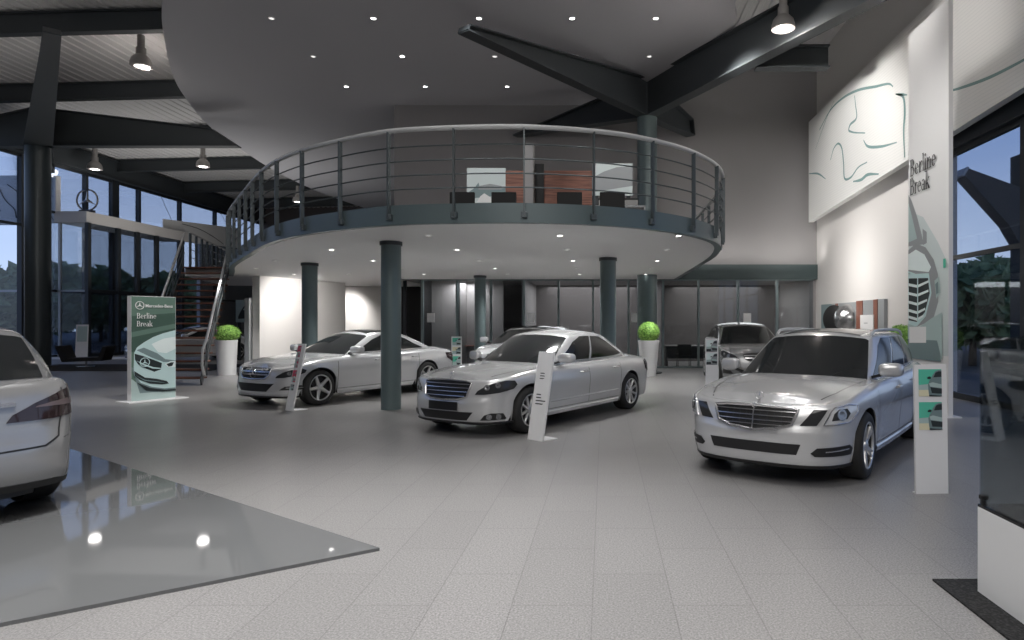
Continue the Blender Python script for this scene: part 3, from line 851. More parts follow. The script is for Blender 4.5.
noise_mat('mat_black', srgb(16,16,17), srgb(58,58,60), 60, .95, lo=.45, hi=.75)
glass_mat('pane', (.86,.89,.92), .02); glass_mat('pane_dark', (.78,.81,.83), .03, k=.2); glass_mat('case_glass', (.72,.76,.78), .04)
noise_mat('paving', srgb(70,72,75), srgb(88,90,92), 3, .8)
# speckled granite tiles with fine joints
m = mat('granite', (.3,.3,.3), .34); n, l, b = nodes(m)
tc = n.new('ShaderNodeTexCoord'); n1 = n.new('ShaderNodeTexNoise'); n1.inputs['Scale'].default_value = 85; n1.inputs['Detail'].default_value = 4; n1.inputs['Roughness'].default_value = .7
r1 = n.new('ShaderNodeValToRGB'); r1.color_ramp.elements[0].position = .36; r1.color_ramp.elements[1].position = .66
r1.color_ramp.elements[0].color = (*srgb(106,105,105),1); r1.color_ramp.elements[1].color = (*srgb(160,158,157),1)
mp = n.new('ShaderNodeMapping'); mp.inputs['Rotation'].default_value = (0,0,PI/2); mp.inputs['Location'].default_value = (.02,.064,0)
br = n.new('ShaderNodeTexBrick'); br.inputs['Scale'].default_value = 1; br.inputs['Brick Width'].default_value = .89; br.inputs['Row Height'].default_value = .445
br.inputs['Mortar Size'].default_value = .0035; br.inputs['Mortar Smooth'].default_value = .1; br.offset = .5
br.inputs['Color1'].default_value = (1,1,1,1); br.inputs['Color2'].default_value = (.93,.93,.93,1); br.inputs['Mortar'].default_value = (.68,.68,.68,1)
mx = n.new('ShaderNodeMix'); mx.data_type = 'RGBA'; mx.blend_type = 'MULTIPLY'; mx.inputs[0].default_value = 1
l.new(tc.outputs['Object'], n1.inputs['Vector']); l.new(n1.outputs['Fac'], r1.inputs[0]); l.new(tc.outputs['Object'], mp.inputs[0]); l.new(mp.outputs[0], br.inputs['Vector'])
l.new(r1.outputs[0], mx.inputs[6]); l.new(br.outputs['Color'], mx.inputs[7]); l.new(mx.outputs[2], b.inputs['Base Color'])
mat('platform_gloss', srgb(104,105,106), .035, spec=.45)
# fine line print of the big wall panel
m = mat('panel_print', srgb(226,226,223), .6); n, l, b = nodes(m)
tc = n.new('ShaderNodeTexCoord'); wv = n.new('ShaderNodeTexWave'); wv.bands_direction = 'Z'; wv.inputs['Scale'].default_value = 4.5; wv.inputs['Distortion'].default_value = 1.2; wv.inputs['Detail Scale'].default_value = .3
rp = n.new('ShaderNodeValToRGB'); rp.color_ramp.elements[0].position = .0; rp.color_ramp.elements[0].color = (*srgb(219,220,218),1); rp.color_ramp.elements[1].position = .22; rp.color_ramp.elements[1].color = (*srgb(228,228,225),1)
l.new(tc.outputs['Object'], wv.inputs['Vector']); l.new(wv.outputs['Color'], rp.inputs[0]); l.new(rp.outputs[0], b.inputs['Base Color'])

def struct(name, mb, m, parent=None, **k):
    o = mb.build(name, m, parent, **k)
    if not parent: o['kind'] = 'structure'
    return o

# ------------------------------------------------------------------ setting
struct('floor', MB().box((-24.6,-7,-.2), (7.6,47,0)), 'granite', smooth=False)
struct('ground_outside', MB().box((-90,-60,-.5), (90,140,-.21)).box((-90,-60,-.21),(-24.7,140,-.06)).box((7.7,-60,-.21),(90,140,-.06)), 'paving', smooth=False)
XR = 7.2
struct('wall_right', MB().box((XR,13.8,0), (XR+.3,47,12.2)).box((XR,-7,5.42),(XR+.3,13.8,12.2)).box((XR,-7,0),(XR+.3,1.0,5.42)), 'wall_white', smooth=False)
struct('wall_back', MB().box((-7.1,22,3.49), (XR,22.25,12)), 'wall_grey', smooth=False)
struct('wall_front', MB().box((-24.5,-7.3,-.2), (7.5,-7,12.2)), 'wall_white', smooth=False)
struct('wall_rear', MB().box((-24.5,46.6,0), (7.5,46.9,12.2)), 'panel_dark', smooth=False)
struct('wall_left', MB().box((-24.8,-7,0), (-24.5,24.5,5.6)).box((-24.8,-7,8.62),(-24.5,47,10.2)).box((-24.75,39.5,0),(-24.55,47,6.4)), 'wall_white', smooth=False)
# teal header over the offices and the office shell
struct('trim_header', MB().box((-7.1,21.9,3.0),(XR,22.05,3.5)), 'header_teal', smooth=False)
off = MB(); off.box((-7.1,25.9,0),(XR,26.1,3.2)); off.box((-7.1,22.06,3.02),(XR,26,3.2),1)
for x0, mi in ((-4.95,1),(-2.75,1),(2.0,0)): off.box((x0-.05,22.1,0),(x0+.05,25.9,3.02), mi)
off.box((6.98,22.1,0),(XR,25.9,3.02),1)
struct('wall_office', off, ['panel_dark','panel_mid'], smooth=False)
struct('wall_office_pale', MB().box((-6.15,23.2,0),(-3.6,23.3,3.02)), 'panel_mid', smooth=False)
# glazed office front: mullions and panes
MX = [-6.15,-4.98,-3.83,-2.71,-1.54,-.37,.83,2.0,3.2,4.54,5.86,7.12]
for i in range(len(MX)-1):
    w = MB(); x0, x1 = MX[i], MX[i+1]
    w.box((x0-.035,21.96,0),(x0+.035,22.10,3.02)); w.box((x0+.035,21.98,0),(x1-.035,22.08,.06)); w.box((x0+.035,21.98,2.96),(x1-.035,22.08,3.02))
    o = struct('window_%d' % (i+1), w, 'mullion_teal', smooth=False)
    struct('pane', MB().box((x0+.035,22.02,.06),(x1-.035,22.03,2.96)), 'pane_dark' if i > 6 else 'pane', o, smooth=False)
# dark lobby behind the mezzanine's left end
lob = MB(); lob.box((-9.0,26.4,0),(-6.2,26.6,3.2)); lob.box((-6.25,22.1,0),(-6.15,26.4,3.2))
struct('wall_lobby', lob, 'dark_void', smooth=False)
for i, (x, y) in enumerate(((-8.05,24.0),(-7.55,23.4),(-6.95,22.7))):
    w = MB(); w.box((x-.05,y-.05,0),(x+.05,y+.05,3.0)); struct('trim_lobby_post' if not i else 'trim_lobby_post.%03d' % i, w, 'frame_dark', smooth=False)
# white walls under the mezzanine
w = MB(); w.prism([(-10.95,20.25),(-10.7,20.2),(-9.55,24.0),(-9.8,24.05)], 0, 3.02); struct('wall_white_oblique', w, 'wall_white', smooth=False)
w = MB(); pl = [(-10.7,26.4)]+[(-10.65+1.75*t, 26.0+.35*t*t) for t in np.linspace(0,1,10)]+[(-8.9,26.6),(-10.7,26.6)]
w.prism(pl, 0, 3.02); struct('wall_niche', w, 'wall_white', ang=25)
struct('trim_wall_end', MB().box((-11.12,20.1,0),(-10.98,20.3,2.3)), 'frame_light', smooth=False)

# dark curved ceiling
cedge = crom([(3.0,4.0),(3.0,14.8),(3.24,15.9),(3.26,17.2),(2.7,19.2),(2.5,22.0)], 8)
ledge = crom([(-14.9,46),(-16.1,36),(-15.92,31),(-15.25,26.65),(-14.75,24.2),(-13.67,21.2),(-12.96,19.6),(-11.09,16.34),(-10.05,14.8),(-7.4,11.5),(-3.5,7.0),(.5,4.2),(3.0,4.0)], 8)
poly = [tuple(p) for p in ledge[:-1]]+[tuple(p) for p in cedge]+[(-7.0,22.1),(-7.0,46)]
struct('ceiling', MB().prism(poly, 8.9, 9.04), 'ceiling_grey', ang=30)
# corrugated roof deck, rising to the right
SL = .025
def zdeck(x): return 9.66+SL*(x+24.5)
pts = []; x = -24.6
while x < 7.5:
    for dx, dz in ((0,0),(.14,0),(.17,.035),(.31,.035)): pts.append((x+dx, zdeck(x+dx)+dz))
    x += .34
dk = MB(); dk.grid([[(x, -7, z),(x, 47, z)] for x, z in pts]); dk.box((-24.8,-7,12.1),(7.5,47,12.3))
struct('ceiling_deck', dk, 'deck_metal', smooth=False)

# roof beams of the left bay
def ibeam(a, b, h, w=.24, t=.03, m='steel_dark', name='roof_beam', parent=None):
    mb = MB(); a = Vector(a); b = Vector(b); up = Vector((0,0,1))
    mb.bar(a+up*(t/2), b+up*(t/2), w, t); mb.bar(a+up*(h-t/2), b+up*(h-t/2), w, t); mb.bar(a+up*h/2, b+up*h/2, t*.8, h-2*t)
    return mb.build(name, m, parent, smooth=False)
names = ['front-most','second','third','fourth','fifth','deepest']
for i, y in enumerate((17.45,22.4,27.4,32.5,37.6,42.8)):
    o = ibeam((-24.4,y,9.05), (-8.5,y,9.05+SL*15.9), .58)
    tag(o, 'dark steel roof beam crossing under the ribbed deck on the left, %s of six' % ('nearest the camera' if i == 0 else 'farthest back' if i == 5 else names[i]+' from the camera'), 'roof beam', 'roof beams of the left bay')
o = ibeam((-24.3,14,8.62), (-24.3,46.5,8.62), .95, .3, .04, name='eaves_beam')
tag(o, 'long dark steel beam running over the high strip window on the left', 'roof beam')

# steel tree columns
def arm(p0, p1, h0, h1, tip, w=.34, t=.035, w0=None):
    """haunched I-shaped arm: flat bottom from p0 to p1, tapering top, slanted tip"""
    a = Vector(p0); b = Vector(p1); d = (b-a); L = d.length; d.normalize(); up = Vector((0,0,1)); s = d.cross(up).normalized()
    mb = MB(); L2 = L-tip
    web = [a, b, a+d*L2+up*h1+up*(d.z*0), a+up*h0]
    mb.slab([p-s*t/2 for p in web], s, t)
    for q0, q1 in ((a,b),(web[3],web[2]),(web[2],b)):
        e = (q1-q0).normalized(); nn = s.cross(e).normalized()
        wa = (w0 or w) if q0 is a else w
        mb.slab([q0-s*wa/2-nn*t/2, q1-s*w/2-nn*t/2, q1+s*w/2-nn*t/2, q0+s*wa/2-nn*t/2], nn, t)
    return mb
def tree_column(x, y, r, zt, arms, label, h0=1.15, cm='steel_column'):
    root = thing('tree_column', label, 'column', (x,y,0))
    mb = MB(); mb.lathe([(r,0),(r,zt)], 40); mb.build('shaft', cm, root)
    mb = MB(); mb.lathe([(r*1.5,0),(r*1.5,.03),(r*1.02,.03)], 40); mb.build('base_plate', 'steel_dark', root)
    mb = MB(); mb.box((-.05,-.05,zt),(.05,.05,zt+h0+.1)); mb.box((-r*.9,-.03,zt),(r*.9,.03,zt+h0)); mb.build('head', 'steel_dark', root, smooth=False)
    for tx, ty, h1, tip, *w0 in arms:
        k = arm((0,0,zt+.02), (tx,ty,zt+.02), h0, h1, tip, w=.30 if w0 else .34, w0=w0[0] if w0 else None); k.build('arm', 'steel_dark', root, smooth=False)
    return root
tree_column(1.32,19.9,.305,7.8,[(-4.35,-5.9,.12,.05),(4.05,-7.4,.85,.0),(-4.3,2.0,.12,.5),(1.6,1.95,.5,.1)], 'round grey-green steel column rising through the mezzanine, forking into arms')
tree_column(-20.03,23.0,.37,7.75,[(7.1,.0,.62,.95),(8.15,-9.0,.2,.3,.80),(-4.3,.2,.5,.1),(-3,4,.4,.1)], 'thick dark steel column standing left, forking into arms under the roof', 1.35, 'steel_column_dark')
o = ibeam((3.75,16.1,7.82), (5.55,16.1,7.82), .56, .3, .035); tag(o, 'short dark steel beam stub ending beside the right pendant lamp', 'roof beam')

# plain columns under the mezzanine
for x, y, r, lb in ((-3.82,11.66,.175,'grey-green round steel column nearest the camera, between the two silver saloons'),
                    (-7.2,15.9,.18,'grey-green round steel column behind the silver coupe, before the white wall'),
                    (.09,14.6,.18,'slim grey-green round steel column behind the tail of the central saloon'),
                    (-3.85,20.2,.175,'grey-green round steel column before the glazed offices, behind the central saloon bonnet')):
    root = thing('column', lb, 'column', (x,y,0), group='columns under the mezzanine')
    MB().lathe([(r,0),(r,3.0)], 36).build('shaft', 'steel_column', root)
    MB().lathe([(r*1.12,2.93),(r*1.12,3.0)], 36).build('collar', 'steel_dark', root)

# ------------------------------------------------------------------ mezzanine
front = crom([(-11.75,20.4),(-10.62,18.5),(-9.72,16.93),(-7.75,14.1),(-5.96,11.7),(-4.95,10.72),(-4.14,10.17),(-3.17,9.65),(-2.25,9.47),(-1.05,9.43),(.15,9.75),(1.04,10.37),(1.67,11.14),(2.12,12.1),(2.40,13.97),(2.45,16.5),(2.45,19.0),(2.45,21.9)], 6)
front = [tuple(p) for p in front]
poly = front+[(-7.0,21.9),(-7.0,27),(-10.6,27),(-15.0,25.6),(-13.15,20.4)]
mz = thing('mezzanine', 'curved grey-green mezzanine gallery floating over the silver cars', 'mezzanine')
MB().prism(poly, 3.0, 3.06).build('soffit', 'soffit_white', mz, ang=20)
MB().prism(poly, 3.06, 3.25).build('floor_slab', 'panel_mid', mz, ang=20)
fa = MB(); rows = []
def offs(pl, d):
    out = []
    for i, p in enumerate(pl):
        a = np.array(pl[max(i-1,0)]); b = np.array(pl[min(i+1,len(pl)-1)]); t = (b-a)/np.linalg.norm(b-a); out.append((p[0]+t[1]*d, p[1]-t[0]*d))
    return out
fo = offs(front, .03); fi = offs(front, -.10)
for (xo,yo),(xi,yi) in zip(fo, fi): rows.append([(xi,yi,3.0),(xo,yo,2.995),(xo,yo,3.28),(xi,yi,3.28),(xi,yi,3.24)])
fa.grid(rows, flip=True); fa.build('fascia', 'steel_teal', mz, ang=25)
rl = thing('railing', 'curved steel balustrade with pale handrail along the mezzanine edge', 'railing')
rp = offs(front, .06)
MB().tube([(x,y,4.37) for x,y in rp], .036, 10).build('handrail', 'rail_steel', rl)
for z in (3.50,3.70,3.91,4.12): MB().tube([(x,y,z) for x,y in rp], .011, 6).build('rail_bar', 'rail_dark', rl)
L = np.concatenate([[0], np.cumsum([math.dist(rp[i], rp[i+1]) for i in range(len(rp)-1)])])
def along(s): return np.array([np.interp(s, L, [p[k] for p in rp]) for k in (0,1)])
# posts spaced along the curve as in the view
s0 = min(np.arange(0, L[-1], .02), key=lambda q: math.dist(along(q), (-1.15, 9.38)))
for i in range(-int(s0/1.02), int((L[-1]-s0)/1.02)+1):
    s_ = s0+1.02*i; p = along(s_); q = along(min(s_+.05, L[-1]))-along(max(s_-.05, 0)); q /= np.linalg.norm(q)
    k = MB(); k.bar((0,0,3.10),(0,0,4.35), .02, .07); k.bbox((-.045,-.02,3.06),(.045,.05,3.15), .008)
    k.xf(Matrix.Translation((p[0]+q[1]*.015,p[1]-q[0]*.015,0)) @ Matrix.Rotation(math.atan2(q[1],q[0]), 4, 'Z')); k.build('post', 'rail_dark', rl, smooth=False)
# stair landing rail
lr = thing('landing_railing', 'short steel railing round the stair landing, left of the mezzanine', 'railing')
lp = [(-13.05,20.5),(-13.3,21.2),(-13.55,21.9),(-13.8,22.6),(-14.05,23.3),(-14.3,24.0),(-14.55,24.7),(-14.8,25.4)]
lc = [tuple(p) for p in crom(lp, 6)]
MB().tube([(x,y,4.37) for x,y in lc], .03, 8).build('handrail', 'rail_steel', lr)
for z in (3.6,3.85,4.1): MB().tube([(x,y,z) for x,y in lc], .011, 6).build('rail_bar', 'rail_dark', lr)
for x, y in lp: MB().bbox((x-.03,y-.03,3.25),(x+.03,y+.03,4.36), .005).build('post', 'rail_dark', lr, smooth=False)

# stairs
A = np.array([-10.62,16.1]); B = np.array([-12.42,20.4]); NT = 17
st = thing('staircase', 'open staircase with brown treads and steel stringers, left of the mezzanine', 'staircase')
for i in range(NT):
    t = (i+.5)/NT; c = A+(B-A)*t; z = 3.33*(i+1)/(NT+.3)
    MB().bbox((c[0]-.68,c[1]-.15,z-.045),(c[0]+.68,c[1]+.15,z), .008).build('tread', 'wood_tread', st, smooth=False)
for sg in (-.70,.70):
    k = MB(); d = Vector((B[0]-A[0],B[1]-A[1],3.2)); p0 = Vector((A[0]+sg,A[1]-.1,.05)); k.bar(p0, p0+d, .03, .24); k.build('stringer', 'frame_dark', st, smooth=False)
for sg in (-.74,.74):
    k = MB(); p0 = Vector((A[0]+sg,A[1],1.0)); p1 = Vector((B[0]+sg,B[1],4.35))
    path = [p0+Vector((.05,-.12,-.75)), p0+Vector((.02,-.16,-.5)), p0+Vector((0,-.1,-.12))]+[p0+(p1-p0)*t for t in (.03,.3,.6,1)]
    k.tube([tuple(p) for p in path], .032, 8); k.build('handrail', 'rail_steel', st)
    for t in (.05,.35,.65,.95):
        q = p0+(p1-p0)*t; MB().tube([tuple(q-Vector((0,0,.95))), tuple(q)], .016, 6).build('baluster', 'rail_dark', st)
    for dz in (.3,.6):
        MB().tube([tuple(p0+Vector((0,0,-dz))), tuple(p1+Vector((0,0,-dz)))], .01, 6).build('rail_bar', 'rail_dark', st)
# downlights
def downlight(x, y, z, on, label, group, r=.055):
    o = thing('downlight', label, 'downlight', (x,y,z), group=group)
    MB().lathe([(r*1.35,-.0),(r*1.35,-.012),(r,-.014),(r,-.004)], 16).build('trim_ring', 'white_matt', o)
    MB().lathe([(r,-.006),(r*.5,-.010),(0,-.011)], 16).build('lens', 'downlight_on' if on else 'downlight_dim', o)
row = ['front','second','third','fourth','fifth','rear']
cw = ['leftmost','second from left','third from left','fourth from left','rightmost']
for j, y in enumerate((15.7,17.95,20.25)):
    for i, x in enumerate((-8.03,-5.57,-3.02,-.77,1.25)):
        if j == 2 and i > 2: continue
        on = (j, i) not in ((0,0),(1,0),(1,3),(1,4),(1,2)); w = cw[i] if not (j == 2 and i == 2) else 'rightmost'
        downlight(x, y, 8.9, on, 'small round downlight in the dark upper ceiling, %s of the %s row' % (w, ['front','middle','back'][j]), 'upper ceiling downlights', .06)
scw = {-9.3:'far left',-7.68:'left',-5.4:'left middle',-2.91:'centre',-.73:'right middle',1.24:'right'}
for j, y in enumerate((10.78,12.88,15.2,17.35,19.5)):
    for x in scw:
        if (x < -5 and j == 0) or (x < -7 and j < 2) or (x < -9 and j < 3): continue
        on = (j+int(round(x*3))) % 2 == 0 or (x, j) in ((-5.4,1),(-5.4,2),(-.73,0))
        downlight(x, y, 3.0, on, 'small round downlight under the mezzanine, %s of the %s row' % (scw[x], ['front','second','third','fourth','back'][j]), 'mezzanine downlights', .05)
# ------------------------------------------------------------------ glazed front on the left
XL = -24.5
for i, (y0, y1) in enumerate(((-7,6),(6,16.9),(16.9,22.1),(22.1,27.3),(27.3,30.7),(30.7,32.5),(32.5,34.2),(34.2,37.5),(37.5,40.9),(40.9,46.5))):
    w = MB(); z0 = 5.6 if y0 < 24 else 0; wd = .22 if y0 in (32.5,) else .07
    w.box((XL-.1,y0-wd,z0),(XL+.1,y0+wd,8.62)); w.box((XL-.06,y0,z0),(XL+.06,y1,z0+.1)); w.box((XL-.06,y0,8.5),(XL+.06,y1,8.62))
    if y0 > 24: w.box((XL-.06,y0,6.4),(XL+.06,y1,6.5)); w.box((XL-.06,y0,2.9),(XL+.06,y1,3.0))
    o = struct('window_%d' % (20+i), w, 'frame_dark', smooth=False)
    struct('pane', MB().box((XL-.01,y0+wd,z0+.1),(XL+.01,y1,8.5)), 'pane', o, smooth=False)
# end wall of the front bay with the entrance doors, facing the hall
o = struct('wall_entrance', MB().box((-30,29.0,6.0),(-24.45,29.25,8.1)), 'white_matt', smooth=False)
k = MB()
for pts in ([(-27.0,7.6),(-26.7,7.0),(-26.3,6.6),(-26.2,6.2)],[(-26.6,7.7),(-26.1,7.3),(-25.9,6.9),(-25.4,6.5),(-25.0,6.05)],[(-26.1,7.75),(-25.6,7.55),(-25.3,7.2)],[(-27.2,6.9),(-26.9,6.5)],[(-24.9,6.6),(-24.6,6.2),(-24.5,6.05)]):
    k.tube([(x,28.98,z) for x, z in [tuple(p) for p in crom(pts,5)]], .018, 5)
struct('trim_line_drawing', k, 'dark_ink')
def glazed(n, x0, x1, y, z1, posts, trans, m_frame, name='door'):
    w = MB()
    for p in posts: w.box((p-.05,y-.05,0),(p+.05,y+.05,z1))
    for z in trans: w.box((x0,y-.04,z-.05),(x1,y+.04,z+.05))
    o = struct('%s_%d' % (name, n), w, m_frame, smooth=False)
    struct('pane', MB().box((x0,y-.01,.05),(x1,y+.01,z1)), 'pane', o, smooth=False)
glazed(1, -30, -25.6, 29.1, 6.0, (-28,-25.75), (.06,2.95,5.95), 'frame_light')
glazed(2, -25.4, -23.1, 29.1, 6.0, (-24.35,), (.06,2.95), 'frame_light')
# vestibule: white fascia, dark posts along its side
v = MB(); v.prism([(-24.5,28.95),(-23.05,28.95),(-23.05,36),(-24.5,36)], 6.0, 6.5)
o = struct('trim_vestibule_fascia', v, 'wall_white', smooth=False)
w = MB()
for y in (29.05,30.85,32.1,33.5,35.5): w.box((-23.14,y-.09,0),(-22.98,y+.09,6.0))
w.box((-23.1,29,2.9),(-23.02,35.5,3.04)); w.box((-23.1,29,.0),(-23.02,35.5,.14))
o = struct('window_40', w, 'frame_dark', smooth=False)
struct('pane', MB().box((-23.07,29.1,.14),(-23.05,35.5,6.0)), 'pane', o, smooth=False)
struct('trim_light_threshold', MB().box((-24.4,27.2,.0),(-19.6,28.9,.012)), 'white_matt', smooth=False)
struct('trim_dark_carpet', MB().box((-22.5,20.6,.0),(-12.6,23.9,.010)), 'mat_black', smooth=False)
# star sign on the vestibule roof
sg = thing('star_sign', 'large ringed three-pointed star standing on the vestibule roof', 'sign', (-23.3,29.3,6.5))
k = star_mesh(.47, .03, n=40); k.xf(Matrix.Translation((0,0,.56))); k.build('star', 'chrome', sg)
MB().box((-.3,-.1,0),(.3,.1,.10)).build('foot', 'frame_dark', sg, smooth=False)
# white sketch banner hanging behind the stairs
bn = thing('sketch_banner', 'long white banner with a thin drawn line, hung high behind the staircase', 'banner')
MB().slab([(-23.45,34.6,7.05),(-23.2,41.2,7.5),(-23.2,41.2,6.25),(-23.45,34.6,5.95)], (-1,0,0), .05).build('sheet', 'white_matt', bn, smooth=False)
MB().tube([tuple(p) for p in crom([(-23.38,36.0,7.0),(-23.3,37.5,6.9),(-23.25,38.8,6.6),(-23.18,39.6,6.3)],6)], .015, 5).build('drawn_line', 'dark_ink', bn)
for y_, z_ in ((35.2,7.08),(40.6,7.45)): MB().tube([(-23.4,y_,z_-.05),(-24.1,y_,8.60)], .012, 5).build('cable', 'frame_dark', bn)

# ------------------------------------------------------------------ pendant lamps
def pendant(x, y, z, r, top, label):
    o = thing('pendant_lamp', label, 'lamp', (x,y,z), group='bell pendant lamps')
    MB().lathe([(r*.94,.0),(r,.01),(r*.98,r*.4),(r*.86,r*.8),(r*.58,r*1.12),(r*.46,r*1.2),(r*.0,r*1.22)], 28).lathe([(r*.93,.01),(r*.9,r*.4),(r*.45,r*1.1)], 28).build('shade', 'lamp_shell', o)
    MB().lathe([(r*.46,r*1.2),(r*.46,r*1.9),(r*.34,r*1.95),(r*.34,r*3.2),(0,r*3.22)], 20).build('housing', 'lamp_shell', o)
    MB().tube([(0,0,r*3.2),(0,0,top-z)], .012, 6).build('stem', 'frame_dark', o)
    MB().lathe([(r*.86,.03),(r*.5,-.01),(0,-.02)], 24).build('bulb', 'bulb', o)
    return o
pendant(-13.39,18.8,8.95,.28,zdeck(-13.4),'lit bell pendant lamp hanging below the ribbed deck at upper left')
pendant(-18.51,30.0,8.72,.29,zdeck(-18.5),'small bell pendant hanging right of the forked left column arm')
pendant(-23.5,30.0,8.60,.30,zdeck(-23.4),'small bell pendant hanging over the star sign and vestibule')
pendant(3.86,14.0,7.86,.25,zdeck(3.8),'lit bell pendant hanging before the right arm of the mezzanine column')
pendant(-17.2,36.5,8.3,.28,zdeck(-17.2),'faint bell pendant behind the left end of the balustrade')

# ------------------------------------------------------------------ prints: flat pictures on flat boards
def picture(name, parent, M, polys, layer=.0012):
    """polys: (points, material) in board coordinates, each a layer above the last"""
    mb = MB(); ms = []
    for i, (pts, m_) in enumerate(polys):
        if m_ not in ms: ms.append(m_)
        P, F, B = fill2d(pts, 10.0)
        vs = [tuple(M @ Vector((u, v, layer*(i+1)))) for u, v in P]
        a, b, c = (Vector(P[j]+(0,)) if len(P[j]) == 2 else Vector(P[j]) for j in F[0])
        s = (b-a).cross(c-a).z
        mb.add(vs, [f if s > 0 else f[::-1] for f in F], ms.index(m_))
    return mb.build(name, ms, parent, smooth=False)
def smooth(pts, per=4):
    return [tuple(p) for p in crom(pts+[pts[0]], per)][:-1]

# kiosk with the car poster
kd = Vector((.452,.892,0)); kn = Vector((.892,-.452,0)); k0 = Vector((-9.14,12.56,0))
kk = thing('poster_stand', 'tall lit poster stand with a green car print by the staircase', 'stand', tuple(k0))
mb = MB(); mb.slab([(0,0,.02),tuple(kd*.83),tuple(kd*.83+Vector((0,0,2.07))),(0,0,2.07)], tuple(-kn), .13)
mb.v = [(x,y,max(z,.02)) for x,y,z in mb.v]; mb.build('body', 'white_gloss', kk, smooth=False)
mb = MB(); mb.slab([tuple(kd*-.12+kn*.16),tuple(kd*1.0+kn*.16),tuple(kd*1.0-kn*.30),tuple(kd*-.12-kn*.30)], (0,0,1), .02); mb.build('base', 'white_gloss', kk, smooth=False)
MK = frame(tuple(kn*.001), kd, (0,0,1))
def kp(L, sm=False):
    q = [((x-47)*.818/235+.005, 2.06-(y-45)*2.04/555) for x, y in L]
    return smooth(q) if sm else q
picture('poster', kk, MK, [
 (kp([(47,45),(282,45),(282,598),(47,598)]),'print_green'),
 (kp([(47,150),(282,130),(282,300),(47,340)]),'print_green_dark'),
 (kp([(47,235),(282,190),(282,215),(47,262)]),'print_green'),
 (kp([(47,480),(140,560),(282,560),(282,598),(47,598)]),'print_pale'),
 (kp([(47,420),(90,560),(282,560),(282,500)]),'print_mid'),
 (kp([(60,345),(75,315),(110,290),(160,262),(215,242),(282,226),(282,545),(220,545),(150,530),(95,505),(62,465),(58,420)]),'print_hood'),
 (kp([(150,300),(215,272),(282,262),(282,330),(230,352),(185,345)]),'print_hood_hi'),
 (kp([(72,330),(110,318),(180,350),(225,385),(282,395),(282,404),(215,400),(150,372)]),'print_mid'),
 (kp([(62,348),(105,362),(160,385),(206,405),(200,440),(165,450),(120,430),(80,405),(64,380)]),'print_dark'),
 (kp([(70,385),(110,404),(160,425),(200,432),(200,436),(155,432),(105,411)]),'print_hood'),
 (kp([(222,412),(250,398),(282,398),(282,430),(240,430)]),'print_hood_hi'),
 (kp([(230,412),(255,404),(272,404),(262,424),(242,426)]),'print_dark'),
 (kp([(60,440),(115,478),(180,490),(232,505),(244,520),(205,522),(140,512),(85,487),(62,465)]),'print_dark'),
 (kp([(66,462),(115,490),(180,503),(230,516),(180,507),(112,495)]),'print_mid'),
 (kp([(70,500),(140,535),(220,552),(282,552),(282,562),(210,562),(120,548)]),'print_dark')])
k = star_mesh(.075, .004, n=24); k.xf(MK @ Matrix.Translation((.145,1.885,.022)) @ Matrix.Rotation(-PI/2, 4, 'X')); k.build('star_emblem', 'white_gloss', kk)
k = star_mesh(.085, .004, n=24); k.xf(MK @ Matrix.Translation((.235,.77,.024)) @ Matrix.Rotation(-PI/2, 4, 'X')); k.build('printed_star', 'print_hood', kk)

